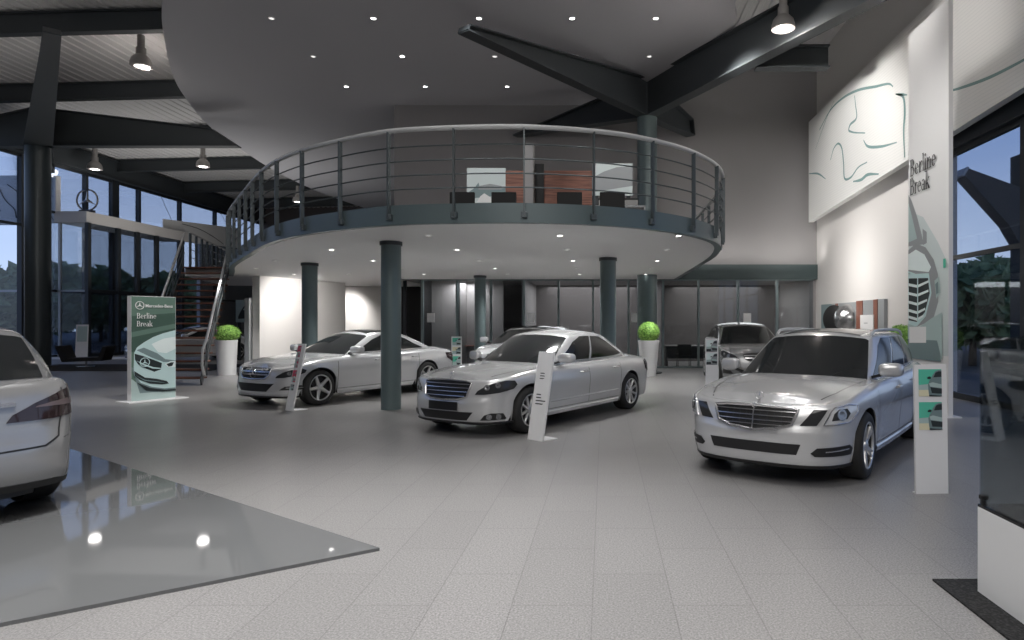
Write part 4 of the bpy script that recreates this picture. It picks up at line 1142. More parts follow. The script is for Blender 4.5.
# serif lettering built from strokes: thick stems, thin hairlines and bracketed feet
def serif(s, h):
    """list of polygons (u, v) and total width for a serif text of cap height h"""
    out = []; x = 0; st = .13*h; th = .05*h; xh = .66*h
    def rect(a, b, c, d): out.append([(x+a,b),(x+c,b),(x+c,d),(x+a,d)])
    def ringp(cx, cy, rx, ry, wx, wy, a0, a1, n=14):
        if a1-a0 > 6:
            ringp(cx, cy, rx, ry, wx, wy, a0, a0+PI); ringp(cx, cy, rx, ry, wx, wy, a0+PI, a1); return
        o_ = [(x+cx+rx*math.cos(a0+(a1-a0)*i/n), cy+ry*math.sin(a0+(a1-a0)*i/n)) for i in range(n+1)]
        i_ = [(x+cx+(rx-wx)*math.cos(a0+(a1-a0)*i/n), cy+(ry-wy)*math.sin(a0+(a1-a0)*i/n)) for i in range(n+1)]
        out.append(o_+i_[::-1])
    for ch in s:
        if ch == 'B':
            rect(.07*h,0,.07*h+st,h); rect(0,0,.38*h,th); rect(0,h-th,.36*h,h); rect(.1*h,.5*h,.36*h,.5*h+th)
            ringp(.34*h,.755*h,.24*h,.245*h,st,th,-PI/2,PI/2); ringp(.36*h,.27*h,.28*h,.27*h,st,th,-PI/2,PI/2); w = .72*h
        elif ch == 'e':
            ringp(.27*h,xh/2,.27*h,xh/2,st*.95,th,.02,PI*1.75); rect(.09*h,xh*.5,.50*h,xh*.5+th); w = .60*h
        elif ch in 'rn':
            rect(.06*h,0,.06*h+st,xh); rect(0,0,.26*h,th); rect(0,xh-th,.12*h,xh)
            if ch == 'r': ringp(.36*h,xh*.62,.20*h,xh*.38,st*.7,th*1.6,PI*.28,PI*.95); w = .48*h
            else:
                ringp(.34*h,xh*.60,.20*h,xh*.40,st,th*1.3,0,PI); rect(.54*h-st,0,.54*h,xh*.62); rect(.54*h-st-.08*h,0,.60*h,th); w = .66*h
        elif ch in 'li':
            rect(.06*h,0,.06*h+st,h*1.05 if ch == 'l' else xh); rect(0,0,.26*h,th); rect(0,(h*1.05 if ch == 'l' else xh)-th,.1*h,h*1.05 if ch == 'l' else xh)
            if ch == 'i': ringp(.125*h,xh+.22*h,.085*h,.085*h,.07*h,.07*h,0,2*PI)
            w = .31*h
        elif ch == 'a':
            ringp(.22*h,xh*.30,.22*h,xh*.30,st*.9,th,0,2*PI,20); rect(.40*h-st*.4,th*.5,.40*h+st*.6,xh*.72); ringp(.26*h,xh*.72,.22*h,xh*.28,st,th,0,PI*.85); rect(.42*h,0,.54*h,th*1.2); w = .58*h
        elif ch == 'k':
            rect(.06*h,0,.06*h+st,h*1.05); rect(0,0,.26*h,th); rect(0,h*1.05-th,.1*h,h*1.05)
            out.append([(x+.17*h,xh*.42),(x+.46*h,xh),(x+.54*h,xh),(x+.22*h,xh*.38)]); out.append([(x+.25*h,xh*.52),(x+.36*h,xh*.58),(x+.62*h,0),(x+.46*h,0)])
            rect(.38*h,xh-th,.60*h,xh); rect(.40*h,0,.66*h,th); w = .66*h
        else: w = .3*h
        x += w
    return out, x
def serif_text(name, parent, M, s, h, m_, width=None, d=.003):
    pol, w = serif(s, h); k = 1 if width is None else width/w; mb = MB()
    for pl in pol:
        A_ = sum(pl[i][0]*pl[(i+1)%len(pl)][1]-pl[(i+1)%len(pl)][0]*pl[i][1] for i in range(len(pl)))
        if A_ < 0: pl = pl[::-1]
        P, F, B_ = fill2d(pl, 10.0)
        mb.add([tuple(M @ Vector((u*k, v, d))) for u, v in P], F)
    return mb.build(name, m_, parent, smooth=False)
T = lambda u, v: MK @ Matrix.Translation((u, v, .02))
text('brand_lettering', 'Mercedes-Benz', .083, 'white_gloss', kk, T(.245,1.852), .001, bevel=.0015)
serif_text('title_lettering', kk, T(.09,1.63), 'Berline', .105, 'white_gloss', .36)
serif_text('title_lettering', kk, T(.09,1.475), 'Break', .105, 'white_gloss', .29)

# leaning info stands
def info_stand(x, y, yaw, w, h, lean, label, pics, foot=.28):
    """yaw: heading the printed face looks to"""
    o = thing('info_stand', label, 'stand', (x,y,0), yaw+PI/2, 'leaning info stands')      # local -y is the face
    mb = MB(); mb.slab([(-w/2,0,0),(w/2,0,0),(w/2,lean,h),(-w/2,lean,h)], (0,1,0), .025); mb.build('panel', 'white_gloss', o, smooth=False)
    mb = MB(); mb.box((-w/2,.0,0),(w/2,foot,.012)); mb.build('foot', 'white_gloss', o, smooth=False)
    d = Vector((0,lean,h)); L_ = d.length; d.normalize()
    M = frame((-w/2,-.0015,.0), (1,0,0), d)
    for nm, polys in pics: picture(nm, o, M, [([(u*w, v*L_) for u, v in pts], m_) for pts, m_ in polys], .0008)
    return o
def car_pic(u0, v0, u1, v1, sky, ground, body, dark):
    f = lambda L: [(u0+(u1-u0)*a, v0+(v1-v0)*b) for a, b in L]
    return ('picture', [(f([(0,0),(1,0),(1,1),(0,1)]),sky),(f([(0,0),(.45,0),(.45,.24),(0,.24)]),ground),(f([(0,.24),(.42,.24),(.42,.45),(0,.42)]),'print_pale'),
      (f([(.45,0),(.42,.20),(.40,.42),(.46,.56),(.54,.64),(.60,.78),(.72,.92),(.86,.97),(1,.97),(1,0)]),body),(f([(.64,.70),(.74,.88),(.86,.92),(1,.92),(1,.72)]),dark),
      (f([(.44,.48),(.60,.52),(1,.44),(1,.30),(.50,.36)]),'print_pale'),(f([(.50,.34),(1,.28),(1,.10),(.56,.12)]),dark),(f([(.35,.68),(.44,.74),(.54,.72),(.52,.64),(.40,.64)]),dark),(f([(.44,.06),(1,.02),(1,0),(.44,0)]),dark)])
def lines(v0, n, dv, u0=.25, wd=.45, seed=1):
    r = random.Random(seed); return ('text_block', [([(u0,v0-i*dv),(u0+wd*r.uniform(.5,1),v0-i*dv),(u0+wd*r.uniform(.5,1),v0-i*dv-dv*.35),(u0,v0-i*dv-dv*.35)],'dark_ink') for i in range(n)])
yawf = math.atan2(-.80,-.60)
info_stand(-5.54,11.42,yawf,.24,1.17,.24,'white leaning stand with red car pictures beside the silver coupe front wheel',
  [car_pic(.05,.80,.55,.97,'print_red','print_pale','print_red','print_grey'), car_pic(.05,.64,.55,.77,'print_pale','print_pale','print_red','print_grey'), car_pic(.05,.42,.60,.60,'print_red','print_pale','print_red','print_mid'), car_pic(.05,.30,.60,.39,'print_grey','print_pale','print_grey','print_dark')])
info_stand(-.91,8.55,math.atan2(-.75,-.66),.29,1.16,.21,'white leaning stand with lines of small print by the central saloon front wheel', [lines(.76,3,.03,.30,.4,3), lines(.52,2,.035,.22,.35,5),lines(.45,2,.035,.22,.7,6)])
info_stand(2.98,5.9,math.radians(-86),.305,1.17,.03,'broad grey-white stand with two green car pictures, right of the station wagon',
  [car_pic(.12,.755,.83,.965,'print_teal','print_cream','print_mid','print_dark'), car_pic(.12,.495,.83,.71,'print_teal','print_cream','print_mid','print_dark')], .06)
info_stand(2.53,15.2,math.radians(-88),.30,1.17,.03,'grey stand with two silver car pictures beside the rear minivan',
  [car_pic(.05,.74,.9,.97,'print_hood_hi','print_dark','print_grey','print_dark'), car_pic(.05,.48,.9,.71,'print_hood_hi','print_dark','print_grey','print_dark')], .06)
info_stand(-3.95,17.4,math.radians(-80),.27,1.17,.05,'small stand with three mint green pictures between coupe and central saloon',
  [car_pic(.1,.80,.9,.97,'print_teal','print_pale','print_pale','print_dark'), car_pic(.1,.60,.9,.76,'print_cream','print_pale','print_mid','print_dark'), car_pic(.1,.33,.9,.55,'print_teal','print_pale','print_pale','print_dark')], .06)
info_stand(-22.2,27.6,math.radians(-60),.42,1.45,.30,'thin leaning sign on the pale threshold before the vestibule', [('picture',[([(.1,.5),(.9,.5),(.9,.95),(.1,.95)],'print_pale')])])

# planters
def planter(x, y, h, rt, rb, br, squash, label):
    o = thing('planter', label, 'planter', (x,y,0), group='white planters with clipped box balls')
    MB().lathe([(rb,0),(rt*.97,h*.93),(rt,h-.03),(rt,h),(rt-.03,h),(rt-.035,h-.06),(0,h-.06)], 40).build('pot', 'white_gloss', o, ang=30)
    r = random.Random(3); mb = MB(); c = Vector((0,0,h+br*squash*.72))
    pts = []
    for i in range(15):
        ph = -PI/2+PI*i/14; row_ = []
        for j in range(25):
            th = 2*PI*(j % 24)/24; rr_ = br*.93; row_.append(tuple(c+Vector((rr_*math.cos(ph)*math.cos(th), rr_*math.cos(ph)*math.sin(th), rr_*squash*math.sin(ph)))))
        pts.append(row_)
    mb.grid(pts)
    for q in range(1300):
        d = Vector((r.gauss(0,1),r.gauss(0,1),r.gauss(0,1))).normalized(); p = c+Vector((d.x,d.y,d.z*squash))*br*r.uniform(.90,1.03)
        a = Vector((r.gauss(0,1),r.gauss(0,1),r.gauss(0,1))).cross(d).normalized(); b_ = (d.cross(a)+d*r.uniform(-1.2,1.2)).normalized(); s_ = br*r.uniform(.08,.14)
        mb.add([tuple(p-a*s_*.5),tuple(p+b_*s_*.4-a*s_*.05),tuple(p+a*s_*.5),tuple(p-b_*s_*.4)], [(0,1,2,3)])
    mb.build('foliage', 'leaf_box', o, smooth=False)
planter(1.29,18.78,1.03,.31,.21,.32,1.0,'white tapered planter with clipped box ball before the glazed offices')
planter(-11.1,19.13,1.03,.29,.24,.37,.72,'white planter with flattened green bush beside the staircase')
planter(6.72,14.7,.92,.31,.21,.34,1.0,'planter with green ball half hidden behind the station wagon and tall banner')

# ------------------------------------------------------------------ right wall
pn = thing('wall_panel', 'huge slanted white panel with teal line drawing high on the right wall', 'wall panel')
def yz(x, L): return [(x, y, z) for y, z in L]
YP = [(21.6,8.2),(7.6,8.2),(7.6,5.50),(21.6,4.87)]
MB().slab(yz(6.80,YP), (1,0,0), .16).build('board', 'panel_print', pn, smooth=False)
for nm, L_, r_ in [('roofline',[(20.5,7.62),(19.5,7.92),(18.48,7.93),(17.38,7.76),(16.26,7.45),(15.46,7.22),(15.28,7.09)],.035),('pillar',[(17.63,7.70),(17.56,7.42),(17.49,7.06),(17.95,7.0),(18.05,6.9),(17.77,6.75),(16.92,6.48)],.035),('sill',[(17.02,6.32),(16.79,6.11),(15.97,5.87),(15.09,5.73)],.035),
  ('wheel_arch',[(19.5,6.42),(19.24,6.68),(18.87,6.74),(18.59,6.55),(18.44,6.08),(18.36,5.62),(17.91,5.54),(17.38,5.69),(16.79,5.69)],.035),('bumper',[(17.73,5.39),(17.15,5.32),(16.79,5.36),(16.08,5.22)],.045),('nose',[(21.55,6.48),(20.59,6.25),(19.94,5.95)],.03),('tail',[(15.14,6.87),(14.76,6.66),(14.69,6.29),(14.74,5.91),(14.69,5.28)],.045),('tail_top',[(15.14,6.87),(14.57,6.65)],.03),
  ('long_sweep',[(14.0,6.45),(12.72,6.09),(12.22,5.99),(11.52,5.88),(10.98,5.83),(10.2,5.80),(9.0,5.9)],.03),('guide',[(20.9,7.1),(19.9,7.75),(19.2,8.1)],.012)]:
    mb = MB(); P_ = [tuple(p) for p in crom(L_, 8)]; rw_ = []
    for i, (y, z) in enumerate(P_):
        a = P_[max(i-1,0)]; b_ = P_[min(i+1,len(P_)-1)]; ty, tz = b_[0]-a[0], b_[1]-a[1]; l_ = math.hypot(ty,tz)+1e-9; k_ = r_*(.35+.65*math.sin(PI*min(max(i/(len(P_)-1),.06),.94)))
        rw_.append([(6.795, y-tz/l_*k_, z+ty/l_*k_),(6.795, y+tz/l_*k_, z-ty/l_*k_)])
    mb.grid(rw_); mb.build('drawn_line', 'teal_ink', pn, smooth=False)
# tall banner with a printed car nose
bx = 5.6; ban = thing('tall_banner', 'tall free-standing banner printed with a chrome car nose, right side', 'banner', (bx,11.25,0))
MB().box((0,-.69,.02),(.07,.70,6.83)).build('panel', 'white_matt', ban, smooth=False)
MB().box((-.12,-.72,0),(.2,.73,.02)).build('base', 'white_gloss', ban, smooth=False)
MBn = frame((-.001,.70,0), (0,-1,0), (0,0,1))       # u runs from the far edge towards the camera
bp = lambda L_: [(11.95-y, z) for y, z in L_]
far = 11.95
def cl(L_): return [(min(max(u,.0),1.385), v) for u, v in bp(L_)]
P_ = [(cl([(11.95,3.6),(11.4,3.4),(10.9,2.9),(10.57,2.5),(10.57,1.0),(11.95,1.0)]),'banner_tint'),
  (cl([(11.95,3.9),(11.83,3.77),(11.63,3.46),(11.45,3.09),(11.38,2.92),(11.95,2.95)]),'print_grey'),
  (cl([(11.95,3.75),(11.80,3.45),(11.62,3.05),(11.95,3.02)]),'print_pale'),
  (cl([(11.42,3.2),(11.27,3.12),(11.27,2.93),(11.40,2.91)]),'print_grey'),
  (cl([(11.95,2.88),(11.66,2.97),(11.31,2.86),(11.03,2.62),(10.89,2.36),(10.88,1.9),(11.05,1.6),(11.95,1.4)]),'print_grey'),
  (cl([(11.95,2.80),(11.66,2.86),(11.35,2.74),(11.12,2.5),(11.2,2.42),(11.95,2.52)]),'print_hood_hi'),
  (cl([(11.95,2.44),(11.19,2.40),(11.10,2.05),(11.30,1.66),(11.62,1.48),(11.95,1.50)]),'print_hood'),
  (cl([(11.93,2.36),(11.22,2.32),(11.16,2.05),(11.33,1.73),(11.62,1.56),(11.93,1.59)]),'print_dark')]
for z in (2.22,2.06,1.90,1.75,1.63): P_.append((cl([(11.93,z),(11.60,z-.05),(11.20+max(0,(2.0-z)*.45),z+.02),(11.20+max(0,(2.0-z)*.45),z+.06),(11.60,z+.0),(11.93,z+.05)]),'print_hood_hi'))
P_ += [(cl([(11.95,2.5),(11.56,2.4),(11.56,1.5),(11.60,1.5),(11.60,2.38),(11.95,2.46)]),'print_hood'),
  (cl([(10.99,2.26),(10.84,2.32),(10.80,2.05),(10.93,1.95)]),'print_pale'),(cl([(10.96,2.2),(10.87,2.24),(10.85,2.05),(10.93,2.02)]),'print_mid'),
  (cl([(11.95,1.53),(11.54,1.46),(11.1,1.62),(10.74,1.72),(10.74,.95),(11.95,.95)]),'print_pale'),
  (cl([(11.95,1.25),(10.9,1.25),(10.78,1.0),(10.78,.90),(11.95,.90)]),'print_mid'),
  (cl([(11.89,1.47),(11.27,1.48),(11.27,1.20),(11.89,1.18)]),'white_gloss'),
  (cl([(10.70,2.6),(10.62,2.6),(10.62,2.45),(10.70,2.45)]),'print_teal')]
picture('printed_car', ban, MBn, P_, .0008)
TB = lambda u, v: MBn @ Matrix.Translation((u, v, .022))
serif_text('title_lettering', ban, TB(.11,4.20), 'Berline', .30, 'dark_ink', .93)
serif_text('title_lettering', ban, TB(.11,3.86), 'Break', .30, 'dark_ink', .72)

# display boards on the right wall
bd = thing('sample_board', 'wall display board with a round chrome dome mounted on it', 'display board', (XR-.01,19.9,1.2))
mb = MB(); mb.slab([(-.03,1.5,-.2),(-.03,-1.4,-.2),(-.03,-1.4,.93),(-.03,1.5,.93)], (1,0,0), .039); mb.build('board', 'print_grey', bd, smooth=False)
MB().box((-.04,.55,-.2),(-.03,1.5,.93)).build('teal_field', 'print_mid', bd, smooth=False)
MB().box((-.05,.0,-.2),(-.03,.18,.93)).build('strip', 'wood_red', bd, smooth=False)
mb = MB(); mb.lathe([(0,.42),(.2,.38),(.36,.26),(.43,.08),(.44,0),(0,-.02)], 32, axis='z'); mb.xf(Matrix.Translation((-.05,-.95,.45)) @ Matrix.Rotation(-PI/2, 4, 'Y')); mb.build('dome', 'chrome', bd)
mb = MB(); mb.lathe([(0,.03),(.36,.03),(.42,0),(.40,-.04),(0,-.04)], 32); mb.xf(Matrix.Translation((-.30,-.40,.45)) @ Matrix.Rotation(-PI/2, 4, 'Y') @ Matrix.Rotation(.5, 4, 'X')); mb.build('dark_disc', 'black_soft', bd)
mb = MB(); mb.box((-.30,-.9,-.12),(-.04,.1,.02)); mb.box((-.2,-.5,.02),(-.1,-.2,.2)); mb.build('bracket', 'black_soft', bd, smooth=False)
bd = thing('sample_board', 'wall display board with reddish wood strips and a white card', 'display board', (XR-.01,17.4,1.2))
mb = MB(); mb.box((-.08,-.9,-.2),(.009,.9,.95)); mb.build('board', 'print_grey', bd, smooth=False)
for y0, y1 in ((.45,.88),(-.52,-.28)): MB().box((-.10,y0,-.2),(-.08,y1,.95)).build('wood_strip', 'wood_red', bd, smooth=False)
MB().box((-.13,-.35,-.35),(-.105,.52,.55)).build('card', 'white_gloss', bd, smooth=False)
picture('card_print', bd, frame((-.131,.5,-.3), (0,-1,0), (0,0,1)), [([(.22,.38),(.36,.38),(.34,.44),(.24,.44)],'dark_ink'),([(.52,.40),(.64,.40),(.62,.46),(.54,.46)],'dark_ink'),([(.25,.62),(.5,.62),(.5,.64),(.25,.64)],'print_grey')])

# glazed right front
w = MB()
for y in (13.72,11.15,8.0,5.0,2.0): w.box((XR-.02,y-.07,0),(XR+.08,y+.07,5.10))
for z, hh in ((.02,.10),(2.86,.07),(5.0,.08)): w.box((XR,1,z-.02),(XR+.08,13.7,z+hh))
o = struct('window_60', w, 'frame_dark', smooth=False)
struct('pane', MB().box((XR+.03,1,.1),(XR+.05,13.65,5.0)), 'pane_dark', o, smooth=False)
struct('trim_window_header', MB().box((XR-.12,1,5.08),(XR+.3,13.78,5.45)), 'frame_dark', smooth=False)
# steel canopy bracket outside the right glazing
cb = thing('canopy_bracket', 'dark arrow-shaped steel canopy bracket outside the right window', 'bracket', (9.5,15.0,0))
mb = MB(); mb.prism([(-1.33,4.93),(-1.20,5.06),(0,4.62),(0,3.3),(-.28,3.78),(-1.25,4.86)], -.2, .2); mb.xf(Matrix.Rotation(PI/2,4,'X')); mb.build('beam', 'frame_dark', cb, smooth=False)
mb = MB(); mb.prism([(-1.36,4.90),(-1.22,5.10),(-1.18,5.08),(-1.30,4.88)], -.21, .21); mb.xf(Matrix.Rotation(PI/2,4,'X')); mb.build('end_plate', 'frame_light', cb, smooth=False)
MB().box((.0,-.2,-.06),(.35,.2,5.4)).build('post', 'frame_dark', cb, smooth=False)
# glass case on a white plinth, black mat
pc = thing('display_case', 'white plinth with black top carrying a clear glass case at the right edge', 'display case', (2.15,2.43,0))
MB().box((0,-.9,0),(.95,1.31,.50)).build('plinth', 'white_matt', pc, smooth=False)
MB().box((0,-.9,.50),(.95,1.31,.515)).build('top', 'black_glass', pc, smooth=False)
k = MB(); k.box((.005,-.9,.516),(.013,1.30,1.47)); k.box((.013,1.292,.516),(.94,1.30,1.47)); k.box((.005,-.9,1.47),(.94,1.30,1.478)); k.build('glass', 'case_glass', pc, smooth=False)
k = MB(); k.bbox((-.008,1.255,.55),(.03,1.29,.575), .004); k.bbox((.0,1.26,.516),(.02,1.285,.55), .003); k.build('clamp', 'black_soft', pc, smooth=False)
rk = thing('leaflet_rack', 'slanted grey leaflet rack standing inside the glass case', 'rack', (2.6,3.0,.516))
MB().slab([(-.12,-.1,0),(.12,-.1,0),(-.05,.12,.78),(-.29,.12,.78)], (0,1,.1), .02).build('panel', 'frame_dark', rk, smooth=False)
MB().slab([(-.10,-.11,.12),(.08,-.11,.12),(-.04,.09,.70),(-.22,.09,.70)], (0,-1,.2), .006).build('leaflets', 'print_grey', rk, smooth=False)
o = MB().box((1.98,1.2,0),(3.3,3.92,.012)).build('floor_mat', 'mat_black', smooth=False); tag(o, 'black speckled floor mat under the white plinth', 'mat')

# glossy platform
o = MB().prism([(-1.53,4.43),(-10.2,10.5),(-16,4.5),(-8.9,-.82)], 0, .022).build('platform', 'platform_gloss', smooth=False)
tag(o, 'low glossy grey platform with a sharp corner under the silver hatchback', 'platform')

# office furniture, door plates
def desk(x, y, label, extra):
    o = thing('desk', label, 'desk', (x,y,0), group='office desks')
    MB().bbox((-.8,-.35,.70),(.8,.35,.735), .006).build('top', 'wood_red' if extra else 'panel_mid', o, smooth=False)
    for sx in (-.74,.74): MB().bbox((sx-.03,-.3,0),(sx+.03,.3,.70), .004).build('leg_frame', 'frame_dark', o, smooth=False)
    MB().box((-.7,.2,.25),(.7,.22,.68)).build('modesty_panel', 'frame_dark', o, smooth=False)
desk(-4.55,23.2,'wood-topped office desk behind glass, left of the slim column',1)
desk(2.95,23.1,'grey office desk behind glass, right of the planter',0)
def chair(name, x, y, z, rz, label, group, frame_m='frame_light'):
    o = thing(name, label, 'chair', (x,y,z), rz, group)
    MB().bbox((-.24,-.24,.42),(.24,.24,.48), .02).build('seat', 'black_soft', o)
    k = MB(); k.bbox((-.24,.20,.46),(.24,.25,.80), .02); k.build('backrest', 'black_soft', o)
    for sx in (-.21,.21):
        for sy in (-.2,.2): MB().tube([(sx,sy,.44),(sx*1.05,sy*1.1,0)], .013, 6).build('leg', frame_m, o)
    return o
chair('office_chair', -3.85,22.5,0,.2,'black chair at the wood-topped desk behind glass','office chairs','frame_dark')
chair('office_chair', 2.75,22.45,0,PI,'black chair before the grey desk right of the planter','office chairs','frame_dark')
for x, lb in ((-5.86,'by the dark lobby'),(-2.48,'behind the central saloon roof'),(1.05,'beside the thick column'),(4.85,'above the rear minivan')):
    o = MB().bbox((x-.13,22.0,1.55),(x+.13,22.02,1.86), .006).build('door_plate', 'white_gloss', smooth=False)
    tag(o, 'small white plate on the office glazing %s' % lb, 'sign', 'white plates on the office front')
# mezzanine furniture
for i, (x, y, lb) in enumerate(((-2.72,12.7,'leftmost of four, below the pale picture'),(-1.92,12.7,'second from left, beside the partition pier'),(-.66,12.7,'third from left, below the wood wall'),(.16,12.7,'rightmost of four, below the grey picture'))):
    chair('lounge_chair', x, y, 3.252, PI, 'low black chair on the mezzanine, '+lb, 'mezzanine chairs')
for x, lb in ((-1.12,'between partition and third chair'),(-.26,'between the two right chairs'),(.58,'beside the thick column')):
    o = thing('side_table', 'small pale framed table on the mezzanine '+lb, 'table', (x,13.35,3.252), 0, 'mezzanine side tables')
    MB().bbox((-.26,-.26,.62),(.26,.26,.66), .008).build('top', 'frame_light', o, smooth=False)
    for sx in (-.24,.24):
        for sy in (-.24,.24): MB().bbox((sx-.015,sy-.015,0),(sx+.015,sy+.015,.62), .003).build('leg', 'frame_light', o, smooth=False)
ms = thing('wood_screen', 'low wood-panelled partition with a grey pier on the mezzanine', 'partition', (-1.3,16.5,3.252))
MB().box((-1.2,0,0),(1.0,.1,2.15)).build('wood_panel', 'wood_wall', ms, smooth=False)
MB().box((-.66,-.35,0),(-.46,.05,2.75)).build('pier', 'wall_grey', ms, smooth=False)
MB().box((-.44,-.10,.0),(-.22,-.02,2.3)).build('dark_slot', 'dark_void', ms, smooth=False)
def pic_board(x0, x1, z0, z1, y, label, polys, zb=3.252):
    o = thing('picture_board', label, 'picture', ((x0+x1)/2,y,zb)); w = x1-x0; z0 -= zb; z1 -= zb
    MB().box((-w/2,0,z0),(w/2,.05,z1)).build('panel', 'print_pale', o, smooth=False)
    MB().box((-w/2+.05,.05,0),(-w/2+.15,.12,z0+.1)).box((w/2-.15,.05,0),(w/2-.05,.12,z0+.1)).build('stand', 'frame_dark', o, smooth=False)
    picture('picture', o, frame((-w/2,-.001,z0),(1,0,0),(0,0,1)), [([(u*w,v*(z1-z0)) for u,v in L_],m_) for L_, m_ in polys])
pic_board(-3.48,-2.5,4.55,5.47,16.5,'pale picture of a white car on the mezzanine, left of the wood wall',
  [([(0,0),(1,0),(1,1),(0,1)],'banner_tint'),([(0,.3),(.2,.45),(.3,.6),(.35,.4),(1,.45),(1,.25),(0,.15)],'print_mid'),([(.25,.05),(.35,.22),(.45,.3),(.6,.2),(.7,.05)],'white_matt'),([(.3,.5),(.6,.56),(.9,.5),(.9,.4),(.3,.4)],'print_grey')])
pic_board(-.30,.72,4.75,5.56,16.4,'grey picture of a curved car surface on the mezzanine, right of the wood wall',
  [([(0,0),(1,0),(1,1),(0,1)],'print_grey'),([(0,.55),(.3,.75),(.6,.88),(1,.92),(1,1),(.1,1)],'banner_tint'),([(0,.1),(1,.3),(1,.0),(0,.0)],'banner_tint')])
pic_o = pic_board(-14.9,-13.9,1.55,2.45,26.3,'car picture board standing behind the bushy planter by the stairs',[([(0,0),(1,0),(1,1),(0,1)],'print_pale'),([(.1,.25),(.2,.5),(.35,.75),(.6,.78),(.8,.6),(.95,.45),(.95,.2),(.1,.15)],'print_dark'),([(.3,.55),(.4,.7),(.6,.7),(.7,.55)],'print_hood')], 0)
cbn = thing('media_cabinet', 'low black cabinet under the grey mezzanine picture', 'cabinet', (.35,16.25,3.252))
MB().bbox((-.5,-.3,0),(.5,.05,1.35), .01).build('carcass', 'black_soft', cbn, smooth=False)
MB().box((-.48,-.31,.7),(.48,-.30,1.3)).build('door', 'black_glass', cbn, smooth=False)
# left lounge seat
ls = thing('lounge_armchair', 'low black lounge armchair beside the poster stand', 'chair', (-18.0,22.6,0), .3)
MB().prism([(-.6,.75),(-.45,.32),(.5,.35),(.62,.72),(.75,.72),(.6,.22),(-.55,.2),(-.75,.75)], -.4, .4).xf(Matrix.Rotation(PI/2,4,'X')).build('shell', 'black_soft', ls)
MB().lathe([(.3,0),(.3,.02),(.03,.03),(.03,.24)], 20).build('foot', 'chrome', ls)

# trees outside
def tree(x, y, h, r, seed, label):
    o = thing('tree', label, 'tree', (x,y,0), group='trees outside'); q = random.Random(seed)
    MB().tube([(0,0,-.3),(.05,0,h*.5)], [.16,.08], 7).build('trunk', 'soil', o)
    mb = MB()
    for _ in range(1300):
        d = Vector((q.gauss(0,1),q.gauss(0,1),q.gauss(0,1))).normalized()*r*q.uniform(.35,1)**.5; p = Vector((d.x,d.y,h*.58+d.z*h*.42/r)); s_ = r*q.uniform(.1,.22)
        a = Vector((q.gauss(0,1),q.gauss(0,1),q.gauss(0,1))).normalized(); b_ = a.orthogonal().normalized()
        mb.add([tuple(p-a*s_),tuple(p+b_*s_*.6),tuple(p+a*s_),tuple(p-b_*s_*.6)], [(0,1,2,3)])
    mb.build('foliage', 'leaf_tree', o, smooth=False)
n_ = 0
for x, y, h in ((13.6,24,3.7),(16.2,27.5,4.3),(18.6,31.5,4.4),(21.4,35.5,5.0),(16.6,33.5,4.6),(20.2,41,5.4)):
    tree(x, y, h, 1.9, n_, 'leafy green tree beyond the right window'); n_ += 1
for x, y, h in ((-35,36,4.6),(-41,38,5.2),(-44,45,5.0),(-37.5,44,5.6),(-49,51,5.4),(-41,53,6),(-34,51.5,5.4),(-46,60,6)):
    tree(x, y, h, 3.0, n_, 'dark leafy tree beyond the glazed entrance on the left'); n_ += 1

# ------------------------------------------------------------------ cars in the hall
build_car('saloon_car', 'silver four-door saloon with blank dark number plate in the centre of the hall', 'car', P_S, (-1.03,10.82), math.radians(239.3), front_saloon)
build_car('station_wagon', 'silver station wagon with wide chrome grille, nose toward the camera on the right', 'car', P_E, (2.70,8.09), math.radians(234.8), front_wagon)
build_car('coupe_car', 'low silver four-door coupe with star grille behind the front steel column', 'car', P_C, (-5.44,13.84), math.radians(242.3), front_coupe)
hd = math.radians(151)
cx_, cy_ = -4.36, 5.36      # rear right corner
lx, ly = P_B['xr']+.12, -.80
build_car('hatchback_car', 'silver hatchback seen from behind, cut by the left edge of the photo', 'car', dict(P_B, paint='shaded_silver_paint'), (cx_-(lx*math.cos(hd)-ly*math.sin(hd)), cy_-(lx*math.sin(hd)+ly*math.cos(hd)), .025), hd, front_mpv)
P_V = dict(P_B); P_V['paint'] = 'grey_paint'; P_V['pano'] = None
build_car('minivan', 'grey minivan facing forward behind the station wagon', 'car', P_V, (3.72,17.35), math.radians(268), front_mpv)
P_D = dict(P_B); P_D['roof'] = [(x, z-.09) for x, z in P_B['roof']]
build_car('compact_car', 'silver compact car mostly hidden behind the central saloon', 'car', P_D, (-1.95,17.25), math.radians(258), front_mpv)
build_car('display_car', 'white car in the dim area seen through the staircase', 'car', P_C, (-16.8,26.4), math.radians(235), front_coupe)

# ------------------------------------------------------------------ light
def lamp(kind, loc, energy, size=.1, aim=None, col=(1,.97,.94), cone=None, blend=.6, sy=None):
    d = bpy.data.lights.new(kind.lower()+'_light', kind); d.energy = energy; d.color = col
    if kind == 'AREA':
        d.size = size
        if sy: d.shape = 'RECTANGLE'; d.size_y = sy
    else: d.shadow_soft_size = size
    if kind == 'SPOT': d.spot_size = math.radians(cone); d.spot_blend = blend
    o = bpy.data.objects.new(d.name, d); COL.objects.link(o); o.location = loc
    if aim is not None: o.rotation_euler = (Vector(aim)-Vector(loc)).to_track_quat('-Z','Y').to_euler()
    return o
def pool(x, y, e, cone=62, blend=.9, z=8.85): lamp('SPOT', (x,y,z), e, .12, (x,y,0), (1,.99,.98), cone, blend)
for x, y, e in ((-2.6,3.4,2100),(-1.0,3.2,1500),(1.25,4.0,300),(-.77,6.9,240),(-3.02,6.9,240),(1.25,9.1,200),(-3.02,9.1,240)): pool(x, y, e)
for x, y in ((-8.03,17.95),(-5.57,15.7),(-.77,15.7),(1.25,15.7)): pool(x, y, 120, 75)
